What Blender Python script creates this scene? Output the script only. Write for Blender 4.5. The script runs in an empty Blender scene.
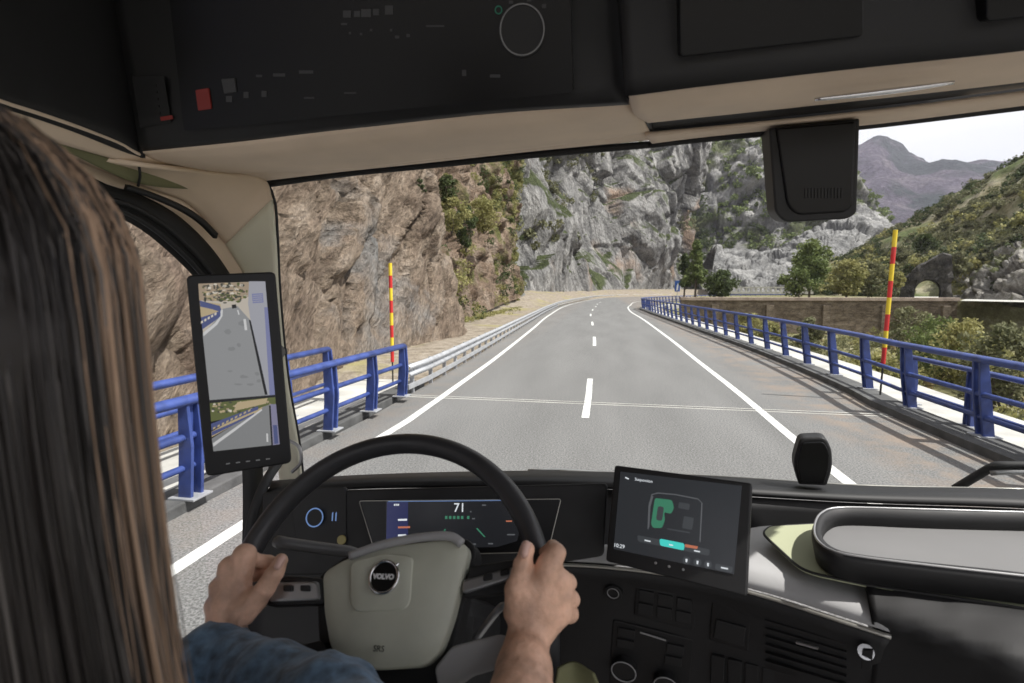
import bpy, bmesh, math, random
import numpy as np
from mathutils import Vector, Matrix, noise
random.seed(7)
rng = np.random.default_rng(7)
R = math.radians
scn = bpy.context.scene
COL = scn.collection

# ------------------------------------------------------------------ camera, sky, sun, exposure
FPX = 520.0
PITCH = math.atan(51.5 / FPX)
YAW = math.atan(92 / FPX * math.cos(PITCH))
CAM = Vector((0, 0, 2.52))
cd = bpy.data.cameras.new('camera')
cam = bpy.data.objects.new('camera', cd)
COL.objects.link(cam)
cam.location = CAM
cam.rotation_euler = (R(90) - PITCH, 0, YAW)
cd.sensor_width = 36
cd.lens = 36 * FPX / 1024
cd.clip_start = 0.02
cd.clip_end = 12000
cd.dof.use_dof = True
cd.dof.focus_distance = 1.9
cd.dof.aperture_fstop = 5.6
scn.camera = cam

SUN_EL, SUN_AZ = 57, 98          # azimuth measured to the right of forward (+y)
world = bpy.data.worlds.new('World')
scn.world = world
world.use_nodes = True
wn = world.node_tree.nodes
bg = wn['Background']
sky = wn.new('ShaderNodeTexSky')
sky.sky_type = 'NISHITA'
sky.sun_disc = False
sky.sun_elevation = R(SUN_EL)
sky.sun_rotation = R(SUN_AZ)
sky.dust_density = 3.0
sky.air_density = 1.2
# thin high cloud over the sky
tc = wn.new('ShaderNodeTexCoord')
mp = wn.new('ShaderNodeMapping'); mp.inputs['Scale'].default_value = (1.2, 1.2, 5)
nz = wn.new('ShaderNodeTexNoise'); nz.inputs['Scale'].default_value = 2.2; nz.inputs['Detail'].default_value = 6
cr = wn.new('ShaderNodeValToRGB'); cr.color_ramp.elements[0].position = .28; cr.color_ramp.elements[1].position = .62
cr.color_ramp.elements[0].color = (.72, .72, .72, 1)
mx = wn.new('ShaderNodeMixRGB'); mx.inputs[2].default_value = (7.6, 7.55, 7.6, 1)
L = world.node_tree.links.new
L(tc.outputs['Generated'], mp.inputs[0]); L(mp.outputs[0], nz.inputs[0]); L(nz.outputs[0], cr.inputs[0])
L(cr.outputs[0], mx.inputs[0]); L(sky.outputs[0], mx.inputs[1]); L(mx.outputs[0], bg.inputs[0])
bg.inputs[1].default_value = 0.10

sl = bpy.data.lights.new('sun', 'SUN')
sl.energy = 4.8
sl.angle = R(0.55)
sl.color = (1, .965, .92)
sun = bpy.data.objects.new('sun', sl)
COL.objects.link(sun)
sun.location = (20, 40, 60)
sv = Vector((math.sin(R(SUN_AZ)) * math.cos(R(SUN_EL)), math.cos(R(SUN_AZ)) * math.cos(R(SUN_EL)), math.sin(R(SUN_EL))))
sun.rotation_euler = sv.to_track_quat('Z', 'Y').to_euler()

scn.view_settings.view_transform = 'Standard'
scn.view_settings.look = 'None'
scn.view_settings.exposure = 0.64
scn.view_settings.gamma = 1
scn.view_settings.use_curve_mapping = False
scn.render.engine = 'CYCLES'
scn.cycles.max_bounces = 8
scn.cycles.transparent_max_bounces = 24
scn.cycles.volume_bounces = 0

# ------------------------------------------------------------------ measuring helpers
CM = cam.rotation_euler.to_matrix()
TR = Matrix.Rotation(R(-3.1), 3, 'Y')          # the cab leans a little to the left
TRI = TR.inverted()

def ray(px, py):
    return CM @ Vector(((px - 512) / FPX, -(py - 341.5) / FPX, -1))
def W(px, py, Y):
    d = ray(px, py); return CAM + d * (Y / d.y)
def wz(px, py, Z):
    d = ray(px, py); return CAM + d * ((Z - CAM.z) / d.z)
def rt(px, py):
    return TRI @ ray(px, py)
def td(px, py, depth):
    return rt(px, py) * depth
def ty(px, py, Y):
    d = rt(px, py); return d * (Y / d.y)
def tx(px, py, X):
    d = rt(px, py); return d * (X / d.x)
def tz(px, py, Z):
    d = rt(px, py); return d * (Z / d.z)

class Plane:
    def __init__(s, P, N):
        s.P = Vector(P); s.N = Vector(N).normalized()
        if s.N.dot(-s.P) < 0: s.N = -s.N
        up = Vector((0, 0, 1)) - s.N * s.N.z
        s.V = up.normalized(); s.U = s.V.cross(s.N)
    def pt(s, px, py, off=0.0):
        d = rt(px, py); t = (s.P + s.N * off).dot(s.N) / d.dot(s.N)
        return d * t

# ------------------------------------------------------------------ materials
def mat(name, col, rough=.6, metal=0, var=0, vscale=8, bump=0, bscale=60, emit=None, spec=.5, coat=0, sheen=0):
    m = bpy.data.materials.new(name); m.use_nodes = True
    nt = m.node_tree; b = nt.nodes['Principled BSDF']
    b.inputs['Base Color'].default_value = (*col, 1)
    b.inputs['Roughness'].default_value = rough
    b.inputs['Metallic'].default_value = metal
    b.inputs['Specular IOR Level'].default_value = spec
    b.inputs['Coat Weight'].default_value = coat
    b.inputs['Sheen Weight'].default_value = sheen
    g = nt.nodes.new('ShaderNodeNewGeometry')
    if var:
        n = nt.nodes.new('ShaderNodeTexNoise'); n.inputs['Scale'].default_value = vscale; n.inputs['Detail'].default_value = 6
        nt.links.new(g.outputs['Position'], n.inputs['Vector'])
        r = nt.nodes.new('ShaderNodeMapRange'); r.inputs[1].default_value = .3; r.inputs[2].default_value = .7
        r.inputs[3].default_value = 1 - var; r.inputs[4].default_value = 1 + var
        h = nt.nodes.new('ShaderNodeHueSaturation'); h.inputs['Color'].default_value = (*col, 1)
        nt.links.new(n.outputs[0], r.inputs[0]); nt.links.new(r.outputs[0], h.inputs['Value'])
        nt.links.new(h.outputs[0], b.inputs['Base Color'])
        r2 = nt.nodes.new('ShaderNodeMapRange'); r2.inputs[3].default_value = max(0, rough - .12); r2.inputs[4].default_value = min(1, rough + .12)
        nt.links.new(n.outputs[0], r2.inputs[0]); nt.links.new(r2.outputs[0], b.inputs['Roughness'])
    if bump:
        n = nt.nodes.new('ShaderNodeTexNoise'); n.inputs['Scale'].default_value = bscale; n.inputs['Detail'].default_value = 4
        nt.links.new(g.outputs['Position'], n.inputs['Vector'])
        bp = nt.nodes.new('ShaderNodeBump'); bp.inputs['Strength'].default_value = bump; bp.inputs['Distance'].default_value = .4 / bscale
        nt.links.new(n.outputs[0], bp.inputs['Height']); nt.links.new(bp.outputs[0], b.inputs['Normal'])
    if emit:
        b.inputs['Emission Color'].default_value = (*col, 1); b.inputs['Emission Strength'].default_value = emit
    return m

def lin(r, g, b):
    f = lambda c: (c / 255 / 12.92) if c < 10.3 else ((c / 255 + .055) / 1.055) ** 2.4
    return (f(r), f(g), f(b))
def glow(name, r, g, b, k=.62):
    """lit pixels of a screen, colour given as it looks"""
    m = bpy.data.materials.new(name); m.use_nodes = True
    bs = m.node_tree.nodes['Principled BSDF']
    bs.inputs['Base Color'].default_value = (.004, .004, .005, 1)
    bs.inputs['Roughness'].default_value = .25
    bs.inputs['Specular IOR Level'].default_value = .3
    bs.inputs['Emission Color'].default_value = (*lin(r, g, b), 1)
    bs.inputs['Emission Strength'].default_value = k
    return m

def ramp_mat(name, stops, scale=(1, 1, 1), nscale=.4, detail=10, rough=.95, bump=.8, bdist=.3, crack=0, crack_scale=.5,
             patch=None, patch_scale=.1, patch_pos=(.5, .6), rot=(0, 0, 0), fine=3.0, slope=None, vary=.35):
    m = bpy.data.materials.new(name); m.use_nodes = True
    nt = m.node_tree; N = nt.nodes.new; K = nt.links.new; b = nt.nodes['Principled BSDF']
    b.inputs['Roughness'].default_value = rough; b.inputs['Specular IOR Level'].default_value = .2
    g = N('ShaderNodeNewGeometry'); mpn = N('ShaderNodeMapping'); mpn.inputs['Scale'].default_value = scale; mpn.inputs['Rotation'].default_value = rot
    mr = N('ShaderNodeMapping'); mr.inputs['Rotation'].default_value = rot; mpn.inputs['Rotation'].default_value = (0, 0, 0)
    K(g.outputs['Position'], mr.inputs[0]); K(mr.outputs[0], mpn.inputs[0])
    n = N('ShaderNodeTexNoise'); n.inputs['Scale'].default_value = nscale; n.inputs['Detail'].default_value = detail; n.inputs['Roughness'].default_value = .68
    n.inputs['Distortion'].default_value = .15
    K(mpn.outputs[0], n.inputs[0])
    r = N('ShaderNodeValToRGB'); e = r.color_ramp.elements
    while len(e) < len(stops): e.new(.5)
    for i, (p, c) in enumerate(stops):
        e[i].position = p; e[i].color = (*c, 1)
    K(n.outputs[0], r.inputs[0]); col = r.outputs[0]; hgt = n.outputs[0]
    if patch:
        n2 = N('ShaderNodeTexNoise'); n2.inputs['Scale'].default_value = patch_scale; n2.inputs['Detail'].default_value = 8; n2.inputs['Roughness'].default_value = .6
        K(g.outputs['Position'], n2.inputs[0])
        r2 = N('ShaderNodeMapRange'); r2.inputs[1].default_value = patch_pos[0]; r2.inputs[2].default_value = patch_pos[1]
        K(n2.outputs[0], r2.inputs[0])
        mi = N('ShaderNodeMixRGB'); mi.inputs[2].default_value = (*patch, 1)
        K(r2.outputs[0], mi.inputs[0]); K(col, mi.inputs[1]); col = mi.outputs[0]
    if slope:                        # growth on the flatter ledges
        sx = N('ShaderNodeSeparateXYZ'); K(g.outputs['Normal'], sx.inputs[0])
        n4 = N('ShaderNodeTexNoise'); n4.inputs['Scale'].default_value = slope[3]; n4.inputs['Detail'].default_value = 8
        K(g.outputs['Position'], n4.inputs[0])
        ad = N('ShaderNodeMath'); ad.operation = 'MULTIPLY_ADD'; ad.inputs[1].default_value = 1.4
        K(n4.outputs[0], ad.inputs[0]); K(sx.outputs[2], ad.inputs[2])
        r4 = N('ShaderNodeMapRange'); r4.inputs[1].default_value = slope[1]; r4.inputs[2].default_value = slope[2]
        K(ad.outputs[0], r4.inputs[0])
        mi = N('ShaderNodeMixRGB'); mi.inputs[2].default_value = (*slope[0], 1)
        K(r4.outputs[0], mi.inputs[0]); K(col, mi.inputs[1]); col = mi.outputs[0]
    if crack:
        v = N('ShaderNodeTexVoronoi'); v.feature = 'DISTANCE_TO_EDGE'; v.inputs['Scale'].default_value = crack_scale
        dn = N('ShaderNodeTexNoise'); dn.inputs['Scale'].default_value = crack_scale * 1.7; dn.inputs['Detail'].default_value = 6
        K(mpn.outputs[0], dn.inputs[0])
        va = N('ShaderNodeVectorMath'); va.operation = 'SCALE'; va.inputs['Scale'].default_value = 1.4 / crack_scale
        K(dn.outputs[1], va.inputs[0]); vb = N('ShaderNodeVectorMath'); K(va.outputs[0], vb.inputs[0]); K(mpn.outputs[0], vb.inputs[1])
        K(vb.outputs[0], v.inputs[0])
        r3 = N('ShaderNodeMapRange'); r3.inputs[2].default_value = .07; r3.inputs[3].default_value = 1 - crack; r3.inputs[4].default_value = 1
        K(v.outputs[0], r3.inputs[0])
        mu = N('ShaderNodeMixRGB'); mu.blend_type = 'MULTIPLY'; mu.inputs[0].default_value = 1
        K(col, mu.inputs[1]); K(r3.outputs[0], mu.inputs[2]); col = mu.outputs[0]
        ma = N('ShaderNodeMath'); ma.operation = 'MULTIPLY_ADD'; ma.inputs[1].default_value = .5
        K(r3.outputs[0], ma.inputs[0]); K(hgt, ma.inputs[2]); hgt = ma.outputs[0]
    nf = N('ShaderNodeTexNoise'); nf.inputs['Scale'].default_value = nscale * fine * 3; nf.inputs['Detail'].default_value = 6
    K(mpn.outputs[0], nf.inputs[0])
    nf.inputs['Roughness'].default_value = .7
    rf_ = N('ShaderNodeMapRange'); rf_.inputs[1].default_value = .32; rf_.inputs[2].default_value = .68; rf_.inputs[3].default_value = 1 - vary; rf_.inputs[4].default_value = 1 + vary * .8
    K(nf.outputs[0], rf_.inputs[0])
    hf = N('ShaderNodeHueSaturation'); K(rf_.outputs[0], hf.inputs['Value']); K(col, hf.inputs['Color']); col = hf.outputs[0]
    mf = N('ShaderNodeMath'); mf.operation = 'MULTIPLY_ADD'; mf.inputs[1].default_value = .5
    K(nf.outputs[0], mf.inputs[0]); K(hgt, mf.inputs[2])
    bp = N('ShaderNodeBump'); bp.inputs['Strength'].default_value = bump; bp.inputs['Distance'].default_value = bdist
    K(mf.outputs[0], bp.inputs['Height']); K(bp.outputs[0], b.inputs['Normal']); K(col, b.inputs['Base Color'])
    return m

def leaf_mat(name, c1, c2, trans=.25):
    m = bpy.data.materials.new(name); m.use_nodes = True
    nt = m.node_tree; N = nt.nodes.new; K = nt.links.new; b = nt.nodes['Principled BSDF']
    g = N('ShaderNodeNewGeometry'); oi = N('ShaderNodeObjectInfo')
    n = N('ShaderNodeTexNoise'); n.inputs['Scale'].default_value = .35; K(g.outputs['Position'], n.inputs[0])
    a = N('ShaderNodeMath'); a.operation = 'MULTIPLY_ADD'; a.inputs[1].default_value = .45
    K(g.outputs['Random Per Island'], a.inputs[0]); K(n.outputs[0], a.inputs[2])
    s = N('ShaderNodeMapRange'); s.inputs[1].default_value = .4; s.inputs[2].default_value = .95; K(a.outputs[0], s.inputs[0])
    mi = N('ShaderNodeMixRGB'); mi.inputs[1].default_value = (*c1, 1); mi.inputs[2].default_value = (*c2, 1)
    K(s.outputs[0], mi.inputs[0]); K(mi.outputs[0], b.inputs['Base Color'])
    b.inputs['Roughness'].default_value = .75; b.inputs['Specular IOR Level'].default_value = .25
    t = N('ShaderNodeBsdfTranslucent'); K(mi.outputs[0], t.inputs[0])
    ms = N('ShaderNodeMixShader'); ms.inputs[0].default_value = trans
    K(b.outputs[0], ms.inputs[1]); K(t.outputs[0], ms.inputs[2]); K(ms.outputs[0], nt.nodes['Material Output'].inputs[0])
    return m

M = {}
M['black'] = mat('black_plastic', (.005, .005, .0055), .55, bump=.15, bscale=900)
M['black2'] = mat('charcoal_plastic', (.008, .008, .0085), .6, bump=.25, bscale=700, var=.1, vscale=20)
M['panel'] = mat('dark_grey_panel', (.011, .011, .0115), .6, bump=.3, bscale=600, var=.12, vscale=15)
M['gloss'] = mat('gloss_black', (.004, .004, .0045), .32, spec=.3)
M['rubber'] = mat('black_rubber', (.012, .012, .012), .7)
M['beige'] = mat('beige_headliner', (.70, .565, .43), .85, bump=.25, bscale=500, var=.06, vscale=9)
M['lit_trim'] = mat('lit_pillar_trim', (.62, .60, .47), .75, bump=.2, bscale=500, var=.05, vscale=9)  # beige trim again, with the pale green light cast put into its colour
M['olive'] = mat('olive_trim', (.16, .16, .08), .8, bump=.2, bscale=500)
M['greydash'] = mat('light_grey_dash', (.36, .36, .36), .55, bump=.3, bscale=500, var=.06, vscale=12)
M['greenmat'] = mat('sage_mat', (.36, .38, .25), .8, bump=.3, bscale=600)
M['trayfloor'] = mat('grey_tray_floor', (.16, .16, .16), .7, bump=.2, bscale=400, var=.05)
M['trim'] = mat('satin_trim', (.42, .41, .37), .35, metal=.6)
M['hub'] = mat('hub_leather', (.50, .51, .42), .45, bump=.2, bscale=700, var=.06, vscale=20)
M['leather'] = mat('rim_leather', (.034, .034, .036), .38, bump=.35, bscale=500, var=.1, vscale=40)
M['chrome'] = mat('chrome', (.7, .7, .7), .15, metal=1)
M['silver'] = mat('silver_paint', (.35, .35, .35), .35, metal=.7)
M['red'] = mat('red_button', (.22, .02, .015), .5)
M['skin'] = mat('skin', (.66, .41, .29), .42, var=.28, vscale=34, bump=.6, bscale=420, spec=.35)
M['denim'] = mat('denim', (.085, .15, .23), .9, var=.6, vscale=60, bump=.5, bscale=900, sheen=.2)
M['trousers'] = mat('dark_trousers', (.03, .035, .05), .9, bump=.3, bscale=700)
M['nail'] = mat('nail', (.62, .4, .33), .3)
M['blue'] = mat('blue_rail_paint', (.034, .06, .215), .5, var=.35, vscale=4, bump=.15, bscale=60)
M['blueold'] = mat('weathered_blue_paint', (.09, .13, .34), .55, var=.3, vscale=5)
M['galv'] = mat('galvanised_steel', (.42, .43, .45), .5, metal=.35, var=.15, vscale=4)
M['concrete'] = mat('pale_concrete', (.44, .43, .40), .9, var=.2, vscale=1.5, bump=.4, bscale=30)
M['kerb'] = mat('dark_kerb', (.085, .085, .085), .9, var=.35, vscale=3, bump=.5, bscale=30)
M['yellow'] = mat('pole_yellow', (.75, .55, .03), .5, var=.08, vscale=5)
M['polered'] = mat('pole_red', (.55, .02, .02), .5, var=.1, vscale=5)
M['signblue'] = mat('sign_blue', (.02, .09, .35), .5)
M['signwhite'] = mat('sign_white', (.75, .75, .75), .5)
M['bark'] = mat('bark', (.10, .08, .06), .9, var=.3, vscale=4, bump=.6, bscale=20)

# ------------------------------------------------------------------ mesh helpers
def mk(name, verts, faces, m=None, parent=None, smooth=False, bevel=0, mats=None, midx=None, sub=0, seg=2, solid=0):
    me = bpy.data.meshes.new(name)
    me.from_pydata([tuple(v) for v in verts], [], faces)
    if mats:
        for q in mats: me.materials.append(q)
        if midx is not None: me.polygons.foreach_set('material_index', midx)
    elif m: me.materials.append(m)
    if smooth: me.polygons.foreach_set('use_smooth', [True] * len(me.polygons))
    me.validate(); me.update()
    o = bpy.data.objects.new(name, me); COL.objects.link(o)
    if parent:
        o.parent = parent
        if parent.get('_off'): o.location = Vector(parent['_off'])
    if solid:
        md = o.modifiers.new('solid', 'SOLIDIFY'); md.thickness = solid; md.offset = 0
    if bevel:
        md = o.modifiers.new('bevel', 'BEVEL'); md.width = bevel; md.segments = seg; md.limit_method = 'ANGLE'; md.angle_limit = R(40)
        md.harden_normals = False
    if sub:
        md = o.modifiers.new('sub', 'SUBSURF'); md.levels = sub; md.render_levels = sub
    return o

class MB:
    def __init__(s): s.v = []; s.f = []; s.m = []
    def add(s, v, f, mi=0):
        n = len(s.v); s.v += [Vector(q) for q in v]; s.f += [tuple(i + n for i in q) for q in f]; s.m += [mi] * len(f); return s
    def box(s, c, h, rot=None, mi=0):
        c = Vector(c); vs = []
        for x in (-1, 1):
            for y in (-1, 1):
                for z in (-1, 1):
                    p = Vector((x * h[0], y * h[1], z * h[2])); vs.append(c + (rot @ p if rot else p))
        return s.add(vs, [(0, 1, 3, 2), (4, 6, 7, 5), (0, 4, 5, 1), (2, 3, 7, 6), (0, 2, 6, 4), (1, 5, 7, 3)], mi)
    def prism(s, pts, vec, mi=0):
        pts = [Vector(p) for p in pts]; n = len(pts); vec = Vector(vec)
        v = pts + [p + vec for p in pts]
        return s.add(v, [tuple(range(n))[::-1], tuple(range(n, 2 * n))] + [(i, (i + 1) % n, n + (i + 1) % n, n + i) for i in range(n)], mi)
    def tube(s, path, r, seg=10, closed=False, mi=0, flat=None, up=None):
        P = [Vector(p) for p in path]; n = len(P)
        rad = r if isinstance(r, (list, tuple)) else [r] * n
        v = []; prev = None
        for i in range(n):
            if closed: t = P[(i + 1) % n] - P[i - 1]
            else: t = P[min(i + 1, n - 1)] - P[max(i - 1, 0)]
            t.normalize()
            a = up if up else (prev if prev else (Vector((0, 0, 1)) if abs(t.z) < .9 else Vector((1, 0, 0))))
            a = (Vector(a) - t * Vector(a).dot(t)).normalized(); b = t.cross(a); prev = a
            fx = flat or (1, 1)
            for k in range(seg):
                an = 2 * math.pi * k / seg
                v.append(P[i] + (a * math.cos(an) * fx[0] + b * math.sin(an) * fx[1]) * rad[i])
        f = []
        for i in range(n if closed else n - 1):
            j = (i + 1) % n
            for k in range(seg):
                l = (k + 1) % seg
                f.append((i * seg + k, i * seg + l, j * seg + l, j * seg + k))
        if not closed:
            f.append(tuple(range(seg))[::-1]); f.append(tuple((n - 1) * seg + k for k in range(seg)))
        return s.add(v, f, mi)
    def build(s, name, m=None, parent=None, **k):
        if isinstance(m, list): return mk(name, s.v, s.f, None, parent, mats=m, midx=s.m, **k)
        return mk(name, s.v, s.f, m, parent, **k)

def catmull(P, n):
    """n points evenly along a Catmull-Rom through P"""
    P = [np.array(p, float) for p in P]
    if len(P) == 2:
        return [Vector(P[0] + (P[1] - P[0]) * i / (n - 1)) for i in range(n)]
    Q = [2 * P[0] - P[1]] + P + [2 * P[-1] - P[-2]]
    fine = []
    for i in range(1, len(Q) - 2):
        for k in range(16):
            t = k / 16; a, b, c, d = Q[i - 1:i + 3]
            fine.append(.5 * (2 * b + (c - a) * t + (2 * a - 5 * b + 4 * c - d) * t * t + (3 * b - a - 3 * c + d) * t ** 3))
    fine.append(P[-1]); fine = np.array(fine)
    s = np.r_[0, np.cumsum(np.linalg.norm(np.diff(fine, axis=0), axis=1))]
    u = np.linspace(0, s[-1], n)
    return [Vector((np.interp(a, s, fine[:, 0]), np.interp(a, s, fine[:, 1]), np.interp(a, s, fine[:, 2]))) for a in u]

def roundpoly(pts, r, n=4):
    out = []; N = len(pts); pts = [Vector(p) for p in pts]
    rr = r if isinstance(r, (list, tuple)) else [r] * N
    for i, p in enumerate(pts):
        if rr[i] <= 0: out.append(p); continue
        a = pts[i - 1]; b = pts[(i + 1) % N]
        da = (a - p); db = (b - p)
        ra = min(rr[i], da.length * .49); rb = min(rr[i], db.length * .49)
        A = p + da.normalized() * ra; B = p + db.normalized() * rb
        for k in range(n + 1):
            t = k / n; out.append(A * (1 - t) ** 2 + p * 2 * t * (1 - t) + B * t * t)
    return out

def surf(name, rows, nu, nv, m, parent=None, solid=.006, smooth=True):
    """smooth sheet through several rows of points (lower to upper), given real thickness"""
    rr = [catmull(r, nu) for r in rows]
    cols = [catmull([r[i] for r in rr], nv) for i in range(nu)]
    v = [cols[i][j] for i in range(nu) for j in range(nv)]
    f = [(i * nv + j, (i + 1) * nv + j, (i + 1) * nv + j + 1, i * nv + j + 1) for i in range(nu - 1) for j in range(nv - 1)]
    return mk(name, v, f, m, parent, smooth=smooth, solid=solid)

def tag(o, label=None, cat=None, group=None, kind=None):
    if label: o['label'] = label
    if cat: o['category'] = cat
    if group: o['group'] = group
    if kind: o['kind'] = kind
    return o
def empty(name, loc=(0, 0, 0), label=None, cat=None, group=None):
    o = bpy.data.objects.new(name, None); COL.objects.link(o); o.location = loc
    o.empty_display_size = .2
    return tag(o, label, cat, group)
def copy_tree(o, parent=None):
    c = o.copy(); COL.objects.link(c)
    if parent: c.parent = parent
    for ch in o.children: copy_tree(ch, c)
    return c

def text_mesh(name, body, size, P, U, V, m, parent, off=0, align='CENTER', bold=0):
    cu = bpy.data.curves.new(name, 'FONT'); cu.body = body; cu.size = size
    cu.align_x = align; cu.align_y = 'CENTER'; cu.extrude = .0003; cu.offset = bold; cu.resolution_u = 3
    to = bpy.data.objects.new(name + '_c', cu); COL.objects.link(to)
    dg = bpy.context.evaluated_depsgraph_get(); dg.update()
    me = bpy.data.meshes.new_from_object(to.evaluated_get(dg))
    bpy.data.objects.remove(to)
    U = Vector(U).normalized(); V = Vector(V).normalized(); Nn = U.cross(V)
    P = Vector(P) + Nn * off
    for v in me.vertices:
        v.co = P + U * v.co.x + V * v.co.y + Nn * v.co.z
    me.materials.clear(); me.materials.append(m)
    o = bpy.data.objects.new(name, me); COL.objects.link(o); o.parent = parent
    if parent.get('_off'): o.location = Vector(parent['_off'])
    return o
# ------------------------------------------------------------------ the road and the land
ROCKB = ramp_mat('brown_limestone', [(.30, (.07, .052, .04)), (.42, (.22, .165, .125)), (.54, (.32, .25, .19)), (.72, (.48, .40, .33))],
                 scale=(1, .45, 2.0), rot=(-.75, .2, 0), nscale=.6, detail=13, bump=1, bdist=.7, crack=.25, crack_scale=.3, vary=.5, patch=(.30, .29, .28), patch_scale=.12, patch_pos=(.55, .66))
ROCKG = ramp_mat('grey_limestone', [(.28, (.07, .07, .072)), (.42, (.21, .205, .20)), (.56, (.34, .33, .32)), (.74, (.54, .52, .50))],
                 scale=(1, 1, .5), rot=(.15, .4, 0), nscale=.2, vary=.5, detail=13, bump=1, bdist=2.2, crack=.35, crack_scale=.08, patch=(.33, .24, .18), patch_scale=.025,
                 patch_pos=(.56, .66), slope=((.07, .085, .035), 1.16, 1.34, .06))
ROCKM = ramp_mat('shrubby_limestone', [(.28, (.10, .10, .10)), (.45, (.22, .215, .21)), (.6, (.31, .30, .29)), (.78, (.42, .41, .39))],
                 scale=(1, 1, .7), nscale=.06, bump=1, bdist=3, crack=.35, crack_scale=.04, patch=(.09, .10, .05), patch_scale=.03, patch_pos=(.5, .58))
SCREE = ramp_mat('pale_scree', [(.3, (.11, .11, .11)), (.5, (.22, .217, .213)), (.7, (.38, .37, .36))], scale=(1, 1, .4), rot=(0, .7, 0), nscale=.12, bump=1, bdist=1.5)
SCREE2 = ramp_mat('pale_rock', [(.3, (.13, .115, .10)), (.5, (.30, .28, .25)), (.7, (.50, .48, .45))], nscale=.5, bump=1, bdist=.6, patch=(.10, .11, .045), patch_scale=.2, patch_pos=(.54, .6))
GULLY = ramp_mat('gully_earth', [(.3, (.08, .06, .045)), (.48, (.23, .165, .12)), (.7, (.38, .31, .25))], nscale=.4, detail=13, bump=1, bdist=.8, vary=.5,
                 patch=(.13, .13, .045), patch_scale=.16, patch_pos=(.50, .58))
HILL = ramp_mat('hill_earth', [(.3, (.14, .12, .06)), (.5, (.26, .23, .14)), (.72, (.44, .40, .33))], nscale=.12, bump=.8, bdist=.8,
                patch=(.10, .12, .045), patch_scale=.09, patch_pos=(.42, .58))
FAR = ramp_mat('hazy_mountain_ground', [(.3, (.05, .055, .05)), (.5, (.112, .094, .125)), (.72, (.22, .195, .20))], nscale=.009, detail=13, bump=1, bdist=60, vary=.6,  # purple middle tone puts distance haze into the ground colour
               patch=(.03, .045, .04), patch_scale=.004, patch_pos=(.47, .54))
GRAVEL = ramp_mat('verge_gravel', [(.3, (.13, .11, .08)), (.5, (.25, .21, .165)), (.7, (.37, .33, .28))], nscale=1.5, vary=.4, bump=.6, bdist=.05,
                  patch=(.28, .25, .12), patch_scale=.15, patch_pos=(.55, .65))
VALLEY = ramp_mat('valley_ground', [(.3, (.09, .085, .04)), (.5, (.18, .17, .08)), (.7, (.36, .33, .24))], nscale=.6, bump=.8, bdist=.3)

def asphalt():
    m = bpy.data.materials.new('asphalt'); m.use_nodes = True
    nt = m.node_tree; N = nt.nodes.new; K = nt.links.new; b = nt.nodes['Principled BSDF']
    b.inputs['Roughness'].default_value = .88; b.inputs['Specular IOR Level'].default_value = .35
    g = N('ShaderNodeNewGeometry')
    n = N('ShaderNodeTexNoise'); n.inputs['Scale'].default_value = 38; n.inputs['Detail'].default_value = 5; n.inputs['Roughness'].default_value = .8
    K(g.outputs['Position'], n.inputs[0])
    mp = N('ShaderNodeMapping'); mp.inputs['Scale'].default_value = (1, .16, 1); K(g.outputs['Position'], mp.inputs[0])
    n2 = N('ShaderNodeTexNoise'); n2.inputs['Scale'].default_value = .9; n2.inputs['Detail'].default_value = 5; K(mp.outputs[0], n2.inputs[0])
    r = N('ShaderNodeValToRGB'); e = r.color_ramp.elements
    e[0].position = .40; e[0].color = (.075, .074, .073, 1); e[1].position = .62; e[1].color = (.25, .248, .244, 1)
    K(n.outputs[0], r.inputs[0])
    r2 = N('ShaderNodeMapRange'); r2.inputs[1].default_value = .35; r2.inputs[2].default_value = .65; r2.inputs[3].default_value = .90; r2.inputs[4].default_value = 1.09
    K(n2.outputs[0], r2.inputs[0])
    h = N('ShaderNodeHueSaturation'); K(r.outputs[0], h.inputs['Color']); K(r2.outputs[0], h.inputs['Value'])
    # rusty aggregate on the shoulders
    sx = N('ShaderNodeSeparateXYZ'); K(g.outputs['Position'], sx.inputs[0])
    ms = N('ShaderNodeMapRange'); ms.inputs[1].default_value = 3.7; ms.inputs[2].default_value = 4.6; K(sx.outputs[0], ms.inputs[0])
    ml = N('ShaderNodeMapRange'); ml.inputs[1].default_value = -3.2; ml.inputs[2].default_value = -4.2; ml.inputs[4].default_value = .35; K(sx.outputs[0], ml.inputs[0])
    mm = N('ShaderNodeMath'); mm.operation = 'MAXIMUM'; K(ms.outputs[0], mm.inputs[0]); K(ml.outputs[0], mm.inputs[1])
    n3 = N('ShaderNodeTexNoise'); n3.inputs['Scale'].default_value = 1.3; n3.inputs['Detail'].default_value = 9; n3.inputs['Roughness'].default_value = .75; K(g.outputs['Position'], n3.inputs[0])
    r3 = N('ShaderNodeMapRange'); r3.inputs[1].default_value = .44; r3.inputs[2].default_value = .62; r3.inputs[4].default_value = .7; K(n3.outputs[0], r3.inputs[0])
    mu = N('ShaderNodeMath'); mu.operation = 'MULTIPLY'; K(mm.outputs[0], mu.inputs[0]); K(r3.outputs[0], mu.inputs[1])
    mi = N('ShaderNodeMixRGB'); mi.inputs[2].default_value = (.25, .19, .145, 1); K(mu.outputs[0], mi.inputs[0]); K(h.outputs[0], mi.inputs[1])
    K(mi.outputs[0], b.inputs['Base Color'])
    bp = N('ShaderNodeBump'); bp.inputs['Strength'].default_value = .5; bp.inputs['Distance'].default_value = .012
    K(n.outputs[0], bp.inputs['Height']); K(bp.outputs[0], b.inputs['Normal'])
    return m
M['asphalt'] = asphalt()
M['paint'] = mat('road_paint', (.62, .62, .60), .7, var=.25, vscale=7, bump=.4, bscale=60)
M['sealant'] = mat('joint_sealant', (.04, .04, .04), .8)

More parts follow.
